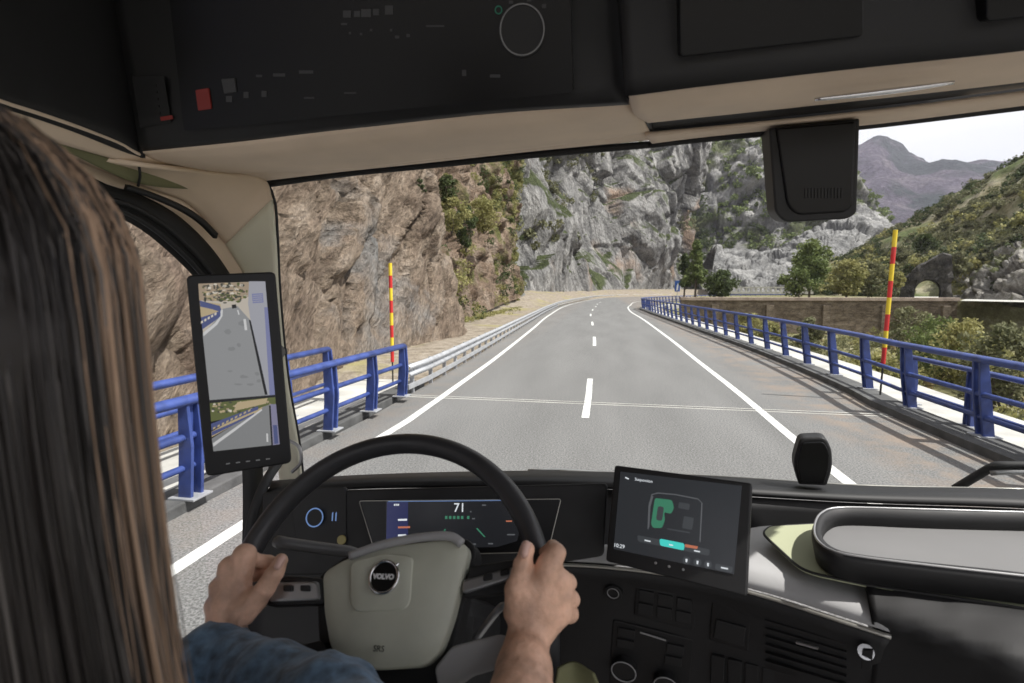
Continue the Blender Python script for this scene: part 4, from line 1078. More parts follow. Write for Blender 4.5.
# sage mat and tray
mt = [tz(762, 536, -.532), tz(770, 529.5, -.532), tz(815, 527, -.532), tz(900, 528, -.532), tz(1060, 540, -.532), tz(1060, 618, -.532), tz(985, 606, -.532), tz(867, 588, -.532), tz(803, 574.5, -.532)]
mb = MB(); mb.prism(roundpoly(mt, [.02, .01, 0, 0, 0, 0, 0, .0, .03]), (0, 0, .008)); mb.build('dash_mat', M['greenmat'], dash, bevel=.002)
P8 = MB(); P8.tube([p + Vector((0, 0, .006)) for p in roundpoly(mt, [.02, .01, 0, 0, 0, 0, 0, .0, .03])], .0028, 6, closed=True); P8.build('mat_piping', M['rubber'], dash)
rim = [(1080, 514), (1000, 512), (900, 509), (840, 508), (822, 513), (815, 524), (816, 538), (830, 550), (860, 557), (940, 567), (1020, 576), (1080, 583)]
rimp = catmull([tz(x, y, -.475) for x, y in rim], 90)
ctr = tz(960, 538, -.475)
def inset(P, k, dz): return [p.lerp(ctr, k) + Vector((0, 0, dz)) for p in P]
v = []; f = []
outer0 = inset(rimp, .01, -.045); outer = inset(rimp, -.015, -.01); top1 = rimp; top2 = inset(rimp, .04, 0)
inn = []
for p in rimp:
    d = Vector((ctr.x, ctr.y, p.z)) - p; d.z = 0
    inn.append(p + d.normalized() * .010)
innb = [p + Vector((0, 0, -.036)) for p in inn]
rings = [outer0, outer, top1, inn, innb]; n = len(rimp)
for rg_ in rings: v += rg_
for a in range(4):
    for i in range(n - 1): f.append((a * n + i, a * n + i + 1, (a + 1) * n + i + 1, (a + 1) * n + i))
tray = mk('storage_tray', v, f, M['black2'], dash, smooth=True, solid=.003)
mk('tray_floor', innb, [tuple(range(n))], M['trayfloor'], tray, solid=.003)
MB().tube([p + Vector((0, 0, .001)) for p in rimp], .0022, 6).build('tray_rim', M['silver'], tray, smooth=True)
# low black moulding in the tray
tb = [tz(900, 556, -.515), tz(925, 549, -.515), tz(955, 549, -.515), tz(985, 562, -.515), tz(1000, 572, -.515), tz(940, 566, -.515)]

# rounded glossy sensor standing on the dash
sp2 = Plane(ty(813, 460, 1.38), Vector((-.2, -1, 0)))
s1 = on_plane_prism(sp2, [(793, 463), (800, 438), (826, 437), (832, 450), (833, 468), (827, 486), (799, 485)], 0, .05, [.02, .014, .014, .012, .02, .006, .006]).build('dash_sensor', M['panel'], dash, bevel=.006, seg=3)
on_plane_prism(sp2, [(797, 463), (802, 443), (824, 442), (829, 452), (829, 468), (824, 484), (801, 483)], .007, .01, [.015, .01, .01, .01, .015, .004, .004]).build('sensor_face', M['gloss'], s1, bevel=.002)
# wiper arm outside the glass
wa = [ty(955, 489, 1.62), ty(975, 477, 1.60), ty(993, 467, 1.58), ty(1005, 465.5, 1.57), ty(1060, 466, 1.54)]
wp = MB().tube(catmull(wa, 24), .012, 8).build('wiper_arm', M['black'], truck, smooth=True)
MB().tube(catmull([ty(990, 473, 1.575), ty(1010, 472, 1.56), ty(1060, 473, 1.53)], 10), .008, 8).build('wiper_blade', M['silver'], wp, smooth=True)
wb = MB().tube(catmull([ty(528, 470.5, 1.60), ty(560, 470, 1.60), ty(612, 473, 1.60), ty(700, 477, 1.6), ty(790, 484, 1.58)], 16), .005, 6).build('wiper_arm', M['silver'], truck, smooth=True)

# --- instrument binnacle
bp_ = Plane(ty(450, 525, 1.02), Vector((.05, -.93, .36)))
bin_ = on_plane_prism(bp_, [(262, 492), (608, 483), (604, 556), (560, 563), (370, 575), (262, 575)], -.004, .06, .01).build('instrument_binnacle', M['black2'], truck, bevel=.004)
on_plane_prism(bp_, [(290, 488), (346, 487), (346, 546), (296, 548)], .0, .012, .008).build('switch_panel', M['panel'], bin_, bevel=.002)
disc_px(bp_, 314.5, 517.5, 8, .008, .012, M['black'], 'light_switch', bin_); 
BL = glow('ring_blue', 110, 140, 190, .5); WHT = glow('ui_white', 225, 230, 235); TEAL = glow('ui_teal', 70, 205, 195); GRN = glow('ui_green', 70, 140, 110, .45); DKS = glow('ui_dark', 44, 46, 49)
DKS2 = glow('ui_darker', 30, 31, 34); NAVY = glow('ui_navy', 40, 44, 82); MID = glow('ui_grey', 88, 90, 93); DIM = glow('ui_dim', 62, 65, 68); ORG = glow('ui_orange', 200, 120, 90, .5); AMB = glow('ui_amber', 120, 112, 70, .5)
ring_px(bp_, 314.5, 517.5, 8.2, 1.3, .010, BL, 'switch_ring', bin_)
for x, y in [(332, 517), (335.5, 517)]:
    on_plane_prism(bp_, [(x, 513), (x + 1.2, 512), (x + .6, 521), (x - .4, 521)], .002, .001).build('tick', BL, bin_)
disc_px(bp_, 341, 540, 4.4, .006, .006, mat('lamp_amber', (.35, .30, .12), .5), 'warning_button', bin_)
# the digital cluster: dark glass, lit picture, fine frame
quad = [(359, 501), (561, 499), (548, 552), (376, 556)]
cl = on_plane_prism(bp_, quad, .001, .01, .006).build('cluster_display', M['gloss'], bin_, bevel=.001)
fq = [bp_.pt(x, y, .003) for x, y in quad]
MB().tube(roundpoly(fq, .006), .0009, 6, closed=True).build('display_frame', M['trim'], cl)
mb = MB()
def UI(pl, mb, P, off, mi, r=0): on_plane_prism(pl, P, off, .0003, r, mb, mi)
UI(bp_, mb, [(386, 501), (500, 500), (513, 506), (521, 527), (517, 541), (497, 547), (386, 549)], .0020, 0)      # lit area
UI(bp_, mb, [(387, 502), (408, 502), (408, 546), (386, 548)], .0028, 1)
for k, (x, y, w) in enumerate([(394, 504, 5), (398, 519, 9), (398, 526.5, 12), (398, 534.5, 8)]):
    UI(bp_, mb, [(x, y), (x + w, y - .2), (x + w, y + 1.6), (x, y + 1.8)], .0034, 2 if k != 2 else 5)
UI(bp_, mb, [(440, 538), (441.5, 538), (446, 529), (444.5, 529)], .0034, 3); UI(bp_, mb, [(484, 537), (485.5, 537), (477.5, 528), (476, 528.5)], .0034, 3)
for x in (445, 449, 453, 457, 461, 467): UI(bp_, mb, [(x, 516), (x + 2.4, 516), (x + 2.4, 519), (x, 519)], .0034, 3)
for x, y, w in [(482, 504.5, 4), (472, 518, 3), (470, 511, 1.5), (506, 520.5, 6), (507, 534, 8), (460, 544, 3), (470, 543.5, 6), (488, 543, 5)]: UI(bp_, mb, [(x, y), (x + w, y), (x + w, y + 1.3), (x, y + 1.3)], .0034, 4 if y != 520.5 else 5)
UI(bp_, mb, [(388, 501.2), (508, 500), (508, 500.7), (388, 501.9)], .0034, 6)
mb.build('display_picture', [DKS2, NAVY, WHT, GRN, MID, ORG, BL], cl)
text_mesh('speed_digits', '71', .026, bp_.pt(460, 508, 0), bp_.U, bp_.V, WHT, cl, off=.0045)
text_mesh('gear_text', 'A12', .007, bp_.pt(398, 505, 0), bp_.U, bp_.V, MID, cl, off=.0045)

# --- centre touchscreen
tq = [(614.5, 465), (752, 483), (747, 597), (605.5, 561)]
ts_P = [td(614.5, 465, 1.02), td(752, 483, .905), td(605.5, 561, .97)]
tN = (ts_P[1] - ts_P[0]).cross(ts_P[2] - ts_P[0]).normalized()
tp = Plane(ts_P[0], tN)
tU = (tp.pt(752, 483) - tp.pt(614.5, 465)).normalized(); tV = tp.N.cross(tU)
if tV.z < 0: tV = -tV
scr = on_plane_prism(tp, tq, 0, .022, .006).build('touchscreen', M['black'], truck, bevel=.003)
on_plane_prism(tp, [(622, 480), (700, 490), (700, 585), (615, 560)], -.025, .08).build('screen_mount', M['black'], scr, bevel=.004)
mb = MB()
mats_ts = [DKS, DIM, MID, WHT, TEAL, GRN, ORG, DKS2]
UI(tp, mb, [(620.5, 471.5), (742, 485.8), (734, 574.3), (613.5, 549)], .0012, 0)
bp2 = [tp.pt(x, y, .002) for x, y in [(648, 529), (649, 505), (652, 494.5), (658, 493), (675, 494.5), (698, 499), (702, 503), (700, 542)]]
mb.tube(bp2, .0011, 5, mi=2)
mb.tube([tp.pt(x, y, .0022) for x, y in [(648.5, 527), (649.5, 507), (652.5, 496)]], .0016, 5, mi=2)
UI(tp, mb, [(655, 498), (672, 500), (674, 508), (671, 514), (664, 512), (665, 520), (662, 528), (653, 528), (651, 524), (653, 510)], .0022, 5, .004)
UI(tp, mb, [(658, 506), (664, 507), (662, 521), (656, 520)], .003, 1, .004)
for P in ([(679, 502), (690, 504), (689, 510), (678, 508)], [(684, 516), (694, 518), (692, 530), (682, 528)], [(667, 528), (690, 532), (690, 533.5), (667, 529.5)]): UI(tp, mb, P, .0022, 1, .002)
UI(tp, mb, [(637, 535), (710, 549.5), (709, 556), (704, 554.8), (638, 541.5)], .002, 1, .004)
UI(tp, mb, [(659.5, 538.5), (684.5, 543.5), (684, 550.5), (660, 545.5)], .003, 4, .004)
UI(tp, mb, [(685, 544), (698, 546.5), (697, 549), (685, 547)], .0035, 6, .001)
for x, y, w in [(644.5, 539.6, 6), (694, 550, 6), (669, 544, 4)]: UI(tp, mb, [(x, y), (x + w, y + w * .2), (x + w, y + 1.2 + w * .2), (x, y + 1.2)], .0036, 3 if x < 690 else 3)
UI(tp, mb, [(724, 0), (0, 0)] and [(715.5, 563.5), (733, 567), (732, 573), (715, 569.5)], .002, 1, .003)
UI(tp, mb, [(721, 566.8), (728, 568.2), (728, 569.6), (721, 568.2)], .003, 3)
for cx, cy in [(686.5, 560.5), (697.5, 562.5), (708, 564.6)]:
    UI(tp, mb, [(cx + 4 * math.cos(a), cy + 4 * math.sin(a) + .2 * math.cos(a)) for a in np.linspace(0, 6.28, 14, endpoint=False)], .002, 1)
    UI(tp, mb, [(cx - 1, cy - 1.8), (cx + 1, cy - 1.4), (cx + .6, cy + 1.8), (cx - .8, cy + 1.6)], .003, 3)
UI(tp, mb, [(625.5, 476.8), (629, 478.5), (628.6, 479.6), (625, 478)], .002, 3)
mb.build('screen_picture', mats_ts, scr)
text_mesh('screen_title', 'Suspension', .0075, tp.pt(644, 480.5, 0), tU, tV, WHT, scr, off=.003)
text_mesh('screen_clock', '10:29', .0095, tp.pt(619.5, 546, 0), tU, tV, WHT, scr, off=.003)
for x, y in [(655.5, 563), (669, 566.5), (683, 569.5)]: disc_px(tp, x, y, 1.4, .002, .002, M['silver'], 'touch_mark', scr, n=10)

# --- centre console controls (front face plane per neighbourhood)
c_face = Plane(tz(640, 640, -.64) * .985, Vector((-.25, -.95, .20)))
def face_at(px, py):
    """plane lying on the console front near a pixel"""
    i = min(range(len(nose_t) - 1), key=lambda k: abs((pxT(nose_t[k])[0] + pxT(nose_t[k + 1])[0]) / 2 - px))
    a, b = nose_t[i], nose_t[i + 1]; t = (b - a).normalized(); dn = Vector((0, .065, -.38)).normalized()
    n_ = t.cross(dn); return Plane(a + Vector((0, .035, -.10)), n_)
def pxT(p):
    return pxy(CAM + TR @ p)
con = dash
FA = face_at(640, 620); FB = face_at(730, 640); FC = face_at(820, 650)
disc_px(FA, 613, 594, 9, .014, .02, M['black'], 'knob', con); ring_px(FA, 613, 593.5, 5.5, 1.1, .016, GREY, 'knob_ring', con)
on_plane_prism(FA, [(636, 587), (698, 598), (694, 631), (634, 616)], .006, .02, .006).build('button_bank', M['black'], con, bevel=.002)
for r_ in range(2):
    for c_ in range(3):
        x = 639 + c_ * 19 - r_ * 1; y = 590 + r_ * 13 + c_ * 4
        on_plane_prism(FA, [(x, y), (x + 15, y + 3), (x + 14.5, y + 13.5), (x - .3, y + 10.5)], .010, .01, .002).build('button', M['black2'], con, bevel=.001)
on_plane_prism(FA, [(613, 620), (694, 640), (688, 700), (608, 700)], .004, .02, .006).build('climate_panel', M['black'], con, bevel=.002)
for x, y in [(618, 628), (617, 639), (667, 644), (665, 656)]:
    on_plane_prism(FA, [(x, y), (x + 17, y + 3.5), (x + 16.5, y + 11), (x - .5, y + 8)], .009, .01, .002).build('button', M['black2'], con, bevel=.001)
on_plane_prism(FA, [(640, 632), (666, 640), (666, 641.4), (640, 633.4)], .008, .002).build('slot', GREY, con)
for x, y, rr in [(623.5, 672, 12), (665.5, 687, 12)]:
    disc_px(FA, x, y, rr, .022, .03, M['black2'], 'knob', con); ring_px(FA, x, y, rr - .3, 1.6, .024, GREY, 'knob_ring', con)
on_plane_prism(FA, [(569, 626), (584, 628), (583, 656), (568, 654)], .004, .01, .003).build('blank_switch', M['black2'], con, bevel=.001)
on_plane_prism(FB, [(712, 600), (752, 606), (748, 652), (709, 640)], .004, .02, .004).build('socket_panel', M['black'], con, bevel=.002)
on_plane_prism(FB, [(716, 620), (746, 628), (744, 647), (713, 638)], .008, .02, .003).build('flap', M['panel'], con, bevel=.002)
for k in range(4):
    x = 711 + 17 * k; y = 655 + 4.2 * k
    on_plane_prism(FB, [(x, y), (x + 14, y + 3.4), (x + 13, y + 34), (x - 1, y + 30)], .006, .02, .003).build('rocker_switch', M['black2'], con, bevel=.002)
vt = on_plane_prism(FC, [(762, 612), (850, 640), (846, 690), (758, 668)], .002, .02, .006).build('air_vent', M['black'], con, bevel=.002)
for k in range(6):
    y = 620 + 8.2 * k; on_plane_prism(FC, [(765, y), (846, y + 24), (846, y + 26), (765, y + 2.2)], .009, .012).build('vent_slat', M['black2'], vt)
on_plane_prism(FC, [(796, 642), (818, 648), (818, 650), (796, 644)], .014, .004).build('vent_tab', M['silver'], vt)
kp = MB().tube([FC.pt(866, 652, .01), FC.pt(866, 652, .03)], .012, 16).build('ignition_key', M['chrome'], con, smooth=False)
on_plane_prism(FC, [(862, 650), (873, 651), (871, 671), (861, 670)], .035, .006, .003).build('key_head', M['black2'], kp, bevel=.001)

M['stalk'] = mat('stalk_grey', (.10, .10, .10), .4)
# --- steering wheel
SC = Vector((-.3195, .6390, -.4060)); a_ = .676; yw = .0167; RW = .225
sU = Vector((math.cos(yw), math.sin(yw), 0)); sN = Vector((math.sin(yw) * math.cos(a_), -math.cos(yw) * math.cos(a_), math.sin(a_))); sVv = sN.cross(sU)
def sw(u, v_, n=0): return SC + sU * u + sVv * v_ + sN * n
sr = [sw(RW * math.cos(t_), RW * math.sin(t_)) for t_ in np.linspace(0, 2 * math.pi, 96, endpoint=False)]
wheel = MB().tube(sr, .0165, 16, closed=True, up=sN, flat=(1.12, .95)).build('steering_wheel', M['leather'], truck, smooth=True)
sp_ = Plane(SC + sN * .012, sN)
hub_px = [(322, 573), (345, 559), (390, 546), (440, 540), (461, 541), (469, 549), (462, 577), (452, 617), (440, 652), (423, 667), (372, 670), (341, 662), (330, 648), (324, 612)]
def bulged(pl, px, th, h, parent, m, name, r=.012, rings=6):
    P = roundpoly([pl.pt(x, y, 0) for x, y in px], r, 5); c = sum(P, Vector()) / len(P); n = len(P); v = []; f = []
    for k in range(rings):
        s_ = 1 - (k / rings) ** 1.0; hh = h * (1 - s_ ** 3)
        v += [c + (p - c) * s_ + pl.N * hh for p in P]
    v.append(c + pl.N * h); v += [p - pl.N * th for p in P]
    for k in range(rings - 1):
        for i in range(n): f.append((k * n + i, k * n + (i + 1) % n, (k + 1) * n + (i + 1) % n, (k + 1) * n + i))
    for i in range(n): f.append(((rings - 1) * n + i, (rings - 1) * n + (i + 1) % n, rings * n)); f.append((rings * n + 1 + i, rings * n + 1 + (i + 1) % n, (i + 1) % n, i))
    f.append(tuple(rings * n + 1 + i for i in range(n))[::-1])
    return mk(name, v, f, m, parent, smooth=True, bevel=.003)
bulged(sp_, hub_px, .035, .012, wheel, M['hub'], 'hub_pad')
# dark surround of the hub and the grey cap along its upper edge
sb = Plane(SC - sN * .012, sN)
on_plane_prism(sb, [(316, 578), (344, 556), (392, 541), (446, 534), (470, 539), (478, 552), (470, 580), (456, 640), (444, 690), (330, 690), (318, 640)], 0, .04, .015).build('hub_surround', M['black2'], wheel, bevel=.006)
MB().tube(catmull([sp_.pt(x, y, .004) for x, y in [(350, 556), (380, 545.5), (410, 539), (436, 536), (452, 537), (462, 544)]], 30), .0065, 8).build('hub_cap', M['greydash'], wheel, smooth=True)
# raised square under the badge
sp3 = Plane(SC + sN * .026, sN)
bulged(sp3, [(350, 562), (384, 553), (413, 556), (410, 604), (403, 610), (356, 612), (350, 604)], .012, .002, wheel, M['hub'], 'badge_base', r=.01, rings=3)
# round emblem with its bar and letters
bc = sp3.pt(384, 577, .006); br = (sp3.pt(398, 577, .006) - bc).length
emP = [bc + sU * br * math.cos(t_) + sVv * br * 1.02 * math.sin(t_) for t_ in np.linspace(0, 2 * math.pi, 40, endpoint=False)]
em = MB().prism(emP, sN * -.012).build('emblem', M['gloss'], wheel, bevel=.001)
MB().tube(emP, .0021, 8, closed=True).build('emblem_ring', M['chrome'], em, smooth=True)
ax = (sU * .707 + sVv * .707)
MB().tube([bc + ax * br * 1.0, bc + ax * br * 1.28], [.002, .0012], 8).build('emblem_arrow', M['chrome'], em)
text_mesh('emblem_letters', 'VOLVO', .0088, bc, sU, sVv, M['signwhite'], em, off=.002, bold=.0005)
text_mesh('airbag_text', 'SRS', .010, sp_.pt(379, 649, .011), sU, sVv, M['panel'], wheel, off=.001)
# spokes with their switch pads
def spoke(px, m, name, off=0.0, th=.022, parent=wheel, r=.006): return on_plane_prism(sp_, px, off, th, r).build(name, m, parent, bevel=.003)
s1 = spoke([(262, 590), (284, 575), (322, 578), (324, 604), (266, 606)], M['panel'], 'spoke')
spoke([(272, 582), (318, 581), (320, 600), (268, 602)], M['silver'], 'switch_pad', .004, .01, s1)
for x in (283, 300): spoke([(x, 585), (x + 9, 585), (x + 9, 591), (x, 591)], M['panel'], 'switch_button', .008, .006, s1, .002)
s2 = spoke([(470, 566), (536, 556), (545, 575), (530, 590), (462, 598)], M['panel'], 'spoke', -.006)
spoke([(462, 580), (515, 566), (517, 577), (462, 594)], M['silver'], 'switch_pad', .0, .01, s2)
for x, y in ((483, 575), (500, 570)): spoke([(x, y), (x + 9, y - 2), (x + 9, y + 4), (x, y + 6)], M['panel'], 'switch_button', .004, .006, s2, .002)
s3 = spoke([(434, 668), (452, 646), (500, 634), (520, 640), (512, 664), (470, 676), (440, 700)], M['greydash'], 'spoke', -.004)
spoke([(322, 640), (334, 664), (340, 700), (262, 700), (256, 660), (270, 652)], M['black2'], 'spoke', -.008)
# column stalks
pA = ty(330, 549, .80); 
MB().tube(catmull([ty(276, 541, .735), ty(284, 543, .735), ty(320, 548, .76), ty(360, 553, .79)], 16), [.009, .010] + [.0095] * 12 + [.008, .006], 10).build('indicator_stalk', M['stalk'], truck, smooth=True)
MB().tube(catmull([ty(475, 640, .72), ty(498, 610, .73), ty(505, 606, .72)], 8), .006, 8).build('retarder_stalk', M['silver'], truck, smooth=True)
MB().tube([ty(545, 592, .74), ty(574, 591, .74)], [.006, .003], 8).build('wiper_stalk', M['silver'], truck, smooth=True)
MB().box((-.32, .80, -.62), (.10, .14, .10), Matrix.Rotation(-.6, 3, 'X')).build('steering_column', M['black2'], truck, bevel=.03)
kn = surf('knee_panel', [[ty(250, 760, .95), ty(400, 760, .95), ty(560, 760, .95)], [ty(250, 620, 1.06), ty(400, 620, 1.08), ty(560, 620, 1.06)], [ty(262, 560, 1.08), ty(400, 560, 1.12), ty(556, 560, 1.12)]], 20, 10, M['black'], truck, solid=.01)
MB().box((0, .9, -1.62), (1.2, 1.0, .02)).build('cab_floor', M['black'], truck)
# grey curved knee bolster at the console's left foot
surf('lower_bolster', [[tz(552, 700, -.80), tz(575, 692, -.80), tz(605, 700, -.80)], [tz(558, 668, -.74), tz(574, 662, -.74), tz(594, 674, -.74)]], 16, 5, M['olive'], truck)

# --- mirror display on the left pillar
mq = [(186, 275), (275.5, 271.5), (292, 463), (206, 477)]
mP = [td(186, 275, .86), td(275.5, 271.5, .93), td(206, 477, .86)]
mN = (mP[1] - mP[0]).cross(mP[2] - mP[0]).normalized(); mp_ = Plane(mP[0], mN)
mir = on_plane_prism(mp_, mq, 0, .02, .010).build('mirror_display', M['black'], truck, bevel=.003)
MB().tube([mp_.pt(250, 350, -.02), tx(280, 352, -.97)], .022, 10).build('display_arm', M['black'], mir)
def z6(P): return [(170 + x / 2.971, 250 + y / 2.97) for x, y in P]
mb = MB(); names = {}
scol = dict(truckside=(148, 149, 156), road=(132, 133, 134), sky=(176, 168, 156), rock=(150, 134, 114), dark=(58, 60, 52), yel=(168, 152, 120), blue=(70, 78, 118), white=(190, 190, 190), stripe=(112, 116, 152), pale=(196, 188, 174), blue2=(120, 128, 170), black=(22, 22, 24),
            green=(86, 92, 52), road2=(120, 121, 122), side2=(120, 118, 142))
mlist = []
def S(col, P, off):
    if col not in names:
        names[col] = len(mlist); mlist.append(glow('mirror_' + col, *scol[col], k=.62))
    UI(mp_, mb, z6(P), off, names[col])
vr = np.random.default_rng(4)
def speck(cols, x0, x1, y0, y1, n, s, off):
    for _ in range(n):
        x = vr.uniform(x0, x1); y = vr.uniform(y0, y1); w = s * vr.uniform(.4, 1.5); hh = s * vr.uniform(.3, .9); a0 = vr.uniform(0, 6)
        S(cols[vr.integers(len(cols))], [(x + w * math.cos(a + a0) * vr.uniform(.6, 1), y + hh * math.sin(a + a0) * vr.uniform(.6, 1)) for a in np.linspace(0, 5.5, 6)], off)
S('sky', [(84, 100), (283, 93), (312, 432), (118, 450)], .0012)
S('road', [(155, 175), (200, 166), (240, 210), (286, 436), (118, 450), (97, 250), (130, 215)], .0018)
S('rock', [(84, 100), (235, 95), (240, 135), (205, 150), (150, 152), (87, 150)], .0018)
speck(['dark', 'rock', 'pale', 'green', 'dark', 'yel'], 90, 228, 100, 150, 130, 7, .0021)
speck(['dark', 'green'], 150, 212, 128, 158, 40, 6, .0023)
S('yel', [(88, 152), (150, 160), (152, 178), (120, 205), (92, 200)], .0024)
S('blue', [(88, 150), (148, 166), (152, 176), (150, 184), (126, 176), (90, 168)], .003)
for k in range(5): S('pale', [(92 + 10 * k, 212 - 6 * k), (98 + 10 * k, 209 - 6 * k), (98 + 10 * k, 216 - 6 * k), (92 + 10 * k, 219 - 6 * k)], .0033)
S('blue', [(92, 200), (125, 190), (150, 180), (152, 196), (128, 214), (96, 236)], .003)
S('white', [(150, 180), (157, 176), (156, 196), (140, 222), (100, 256), (98, 246), (134, 216), (150, 196)], .0036)
speck(['road2', 'road'], 160, 270, 200, 430, 26, 12, .0020)
S('truckside', [(235, 93), (283, 93), (312, 432), (286, 436), (262, 330), (240, 215), (232, 160)], .0024)
S('white', [(218, 205), (225, 205), (230, 238), (222, 238)], .003); S('white', [(199, 178), (203, 178), (207, 192), (203, 192)], .003)
S('black', [(234, 206), (240, 210), (268, 330), (290, 430), (282, 430), (262, 340)], .003); S('stripe', [(280, 170), (290, 170), (312, 430), (296, 432), (288, 300)], .003)
S('stripe', [(243, 130), (276, 128), (278, 156), (246, 158)], .0028)
for k in range(4): S('truckside', [(246, 134 + 6 * k), (275, 132 + 6 * k), (275, 134 + 6 * k), (246, 136 + 6 * k)], .0034)
S('black', [(183, 163), (196, 161), (198, 172), (185, 174)], .003); S('black', [(118, 446), (312, 430), (313, 437), (118, 455)], .004)
S('green', [(118, 455), (313, 437), (315, 470), (122, 510)], .0012); S('road2', [(129, 598), (124, 560), (272, 468), (298, 458), (315, 460), (326, 577)], .0018)
speck(['dark', 'yel', 'green', 'pale', 'rock'], 124, 300, 450, 482, 90, 6, .0015)
S('yel', [(200, 452), (290, 440), (285, 456), (190, 478)], .0016)
S('yel', [(123, 540), (160, 518), (275, 466), (272, 474), (170, 530), (124, 556)], .002)
S('blue', [(122, 516), (180, 494), (262, 464), (262, 474), (180, 508), (123, 536)], .0028); S('blue', [(124, 540), (180, 516), (250, 484), (250, 488), (180, 524), (124, 552)], .0028)
for k in range(9): S('yel', [(128 + 13 * k, 528 - 6.5 * k), (135 + 13 * k, 524 - 6.5 * k), (135 + 13 * k, 529 - 6.5 * k), (128 + 13 * k, 534 - 6.5 * k)], .003)
S('white', [(128, 574), (190, 530), (272, 472), (274, 476), (192, 538), (129, 584)], .0034); S('side2', [(298, 458), (315, 458), (326, 577), (304, 580)], .0028); S('black', [(294, 462), (299, 462), (306, 580), (301, 580)], .0032)
S('blue', [(306, 520), (318, 520), (322, 575), (310, 576)], .0032)
S('white', [(286, 545), (291, 545), (292, 570), (287, 570)], .0032)
mb.build('rear_view_picture', mlist, mir)
mb = MB()
for x in (226, 236, 246, 256, 266): on_plane_prism(mp_, [(x, 463.5 - (x - 226) * .12), (x + 4, 463 - (x - 226) * .12), (x + 4, 464 - (x - 226) * .12), (x, 464.5 - (x - 226) * .12)], .0012, .001, mb=mb)
mb.build('key_marks', M['silver'], mir)
# ------------------------------------------------------------------ the driver
driver = frame_root('person', (-.36, .25, -1.2), 'long haired driver in a denim shirt seated left, both hands holding the steering wheel', 'person')
def rimpt(deg, n=0): return SC + (sU * math.cos(R(deg)) + sVv * math.sin(R(deg))) * RW + sN * n
class SDF:
    """tapered limbs blended smoothly into one surface; each part blends into the base but not into its neighbours"""
    def __init__(s): s.base = []; s.parts = []
def capsule(g, a, b, ra, rb, seg=0, flat=None, up=None):
    (g.base if isinstance(g, SDF) else g).append((np.array(a, float), np.array(b, float), ra, rb, flat[1] if flat else 1.0))
def chain(g, P, r, **k):
    for i in range(len(P) - 1): capsule(g, P[i], P[i + 1], r[i], r[i + 1])
def sdf_surface(g, vox, kb=.02, kp=.007, kf=.004):
    allc = g.base + [c for p in g.parts for c in p]
    lo = np.min([np.minimum(c[0], c[1]) - max(c[2], c[3]) for c in allc], 0) - 3 * vox
    hi = np.max([np.maximum(c[0], c[1]) + max(c[2], c[3]) for c in allc], 0) + 3 * vox
    n = np.ceil((hi - lo) / vox).astype(int) + 1
    ax_ = [(lo[i] + np.arange(n[i]) * vox).astype(np.float32) for i in range(3)]
    def smin(a, b, k):
        h = np.maximum(k - np.abs(a - b), 0) / k; return np.minimum(a, b) - h * h * k * .25
    def group(caps, k, pad):
        F = np.full(n, .5, np.float32)
        for a, b, ra, rb, fl in caps:
            r = max(ra, rb) + pad; i0 = np.maximum(0, np.floor((np.minimum(a, b) - r - lo) / vox).astype(int)); i1 = np.minimum(n, np.ceil((np.maximum(a, b) + r - lo) / vox).astype(int) + 1)
            X = ax_[0][i0[0]:i1[0], None, None]; Y = ax_[1][None, i0[1]:i1[1], None]; Z = ax_[2][None, None, i0[2]:i1[2]]
            d = b - a; dd = max(1e-9, float(d @ d))
            t = np.clip(((X - a[0]) * d[0] + (Y - a[1]) * d[1] + (Z - a[2]) * d[2]) / dd, 0, 1)
            q = np.sqrt((X - a[0] - t * d[0]) ** 2 + ((Y - a[1] - t * d[1]) / fl) ** 2 + (Z - a[2] - t * d[2]) ** 2) - (ra + (rb - ra) * t)
            s_ = F[i0[0]:i1[0], i0[1]:i1[1], i0[2]:i1[2]]; s_[...] = smin(s_, q * (fl if fl < 1 else 1), k)
        return F
    B = group(g.base, kb, kb + .01); F = B
    for p in g.parts: F = np.minimum(F, smin(B, group(p, kf, .02), kp))
    # surface nets
    ins = F < 0; sx = None; cnt = np.zeros(n - 1, np.float32); acc = np.zeros((*(n - 1), 3), np.float32)
    offs_ = [(x, y, z) for x in (0, 1) for y in (0, 1) for z in (0, 1)]
    def cell(o): return tuple(slice(o[k], n[k] - 1 + o[k]) for k in range(3))
    for o in offs_:
        for k in range(3):
            if o[k]: continue
            o2 = list(o); o2[k] = 1; A = F[cell(o)]; C = F[cell(o2)]; m_ = (A < 0) != (C < 0)
            t = np.where(m_, A / np.where(m_, A - C, 1), 0); cnt += m_
            for j in range(3): acc[..., j] += m_ * ((t if j == k else o[j]))
    act = cnt > 0; idx = np.full(n - 1, -1, np.int64); idx[act] = np.arange(act.sum())
    V = (np.argwhere(act) + acc[act] / cnt[act][:, None]) * vox + lo
    faces = []
    for k in range(3):
        a1, a2 = (k + 1) % 3, (k + 2) % 3
        s0 = [slice(1, n[j] - 1) for j in range(3)]; s0[k] = slice(0, n[k] - 1); s1 = list(s0); s1[k] = slice(1, n[k])
        A = ins[tuple(s0)]; C = ins[tuple(s1)]
        for flip in (0, 1):
            e = np.argwhere((A & ~C) if not flip else (~A & C)) + np.array([0 if j == k else 1 for j in range(3)])
            if not len(e): continue
            qd = []
            for da, db in ((0, 0), (-1, 0), (-1, -1), (0, -1)):
                c_ = e.copy(); c_[:, a1] += da; c_[:, a2] += db; qd.append(idx[c_[:, 0], c_[:, 1], c_[:, 2]])
            qd = np.stack(qd, 1); faces.append(qd if not flip else qd[:, ::-1])
    return V, np.concatenate(faces)
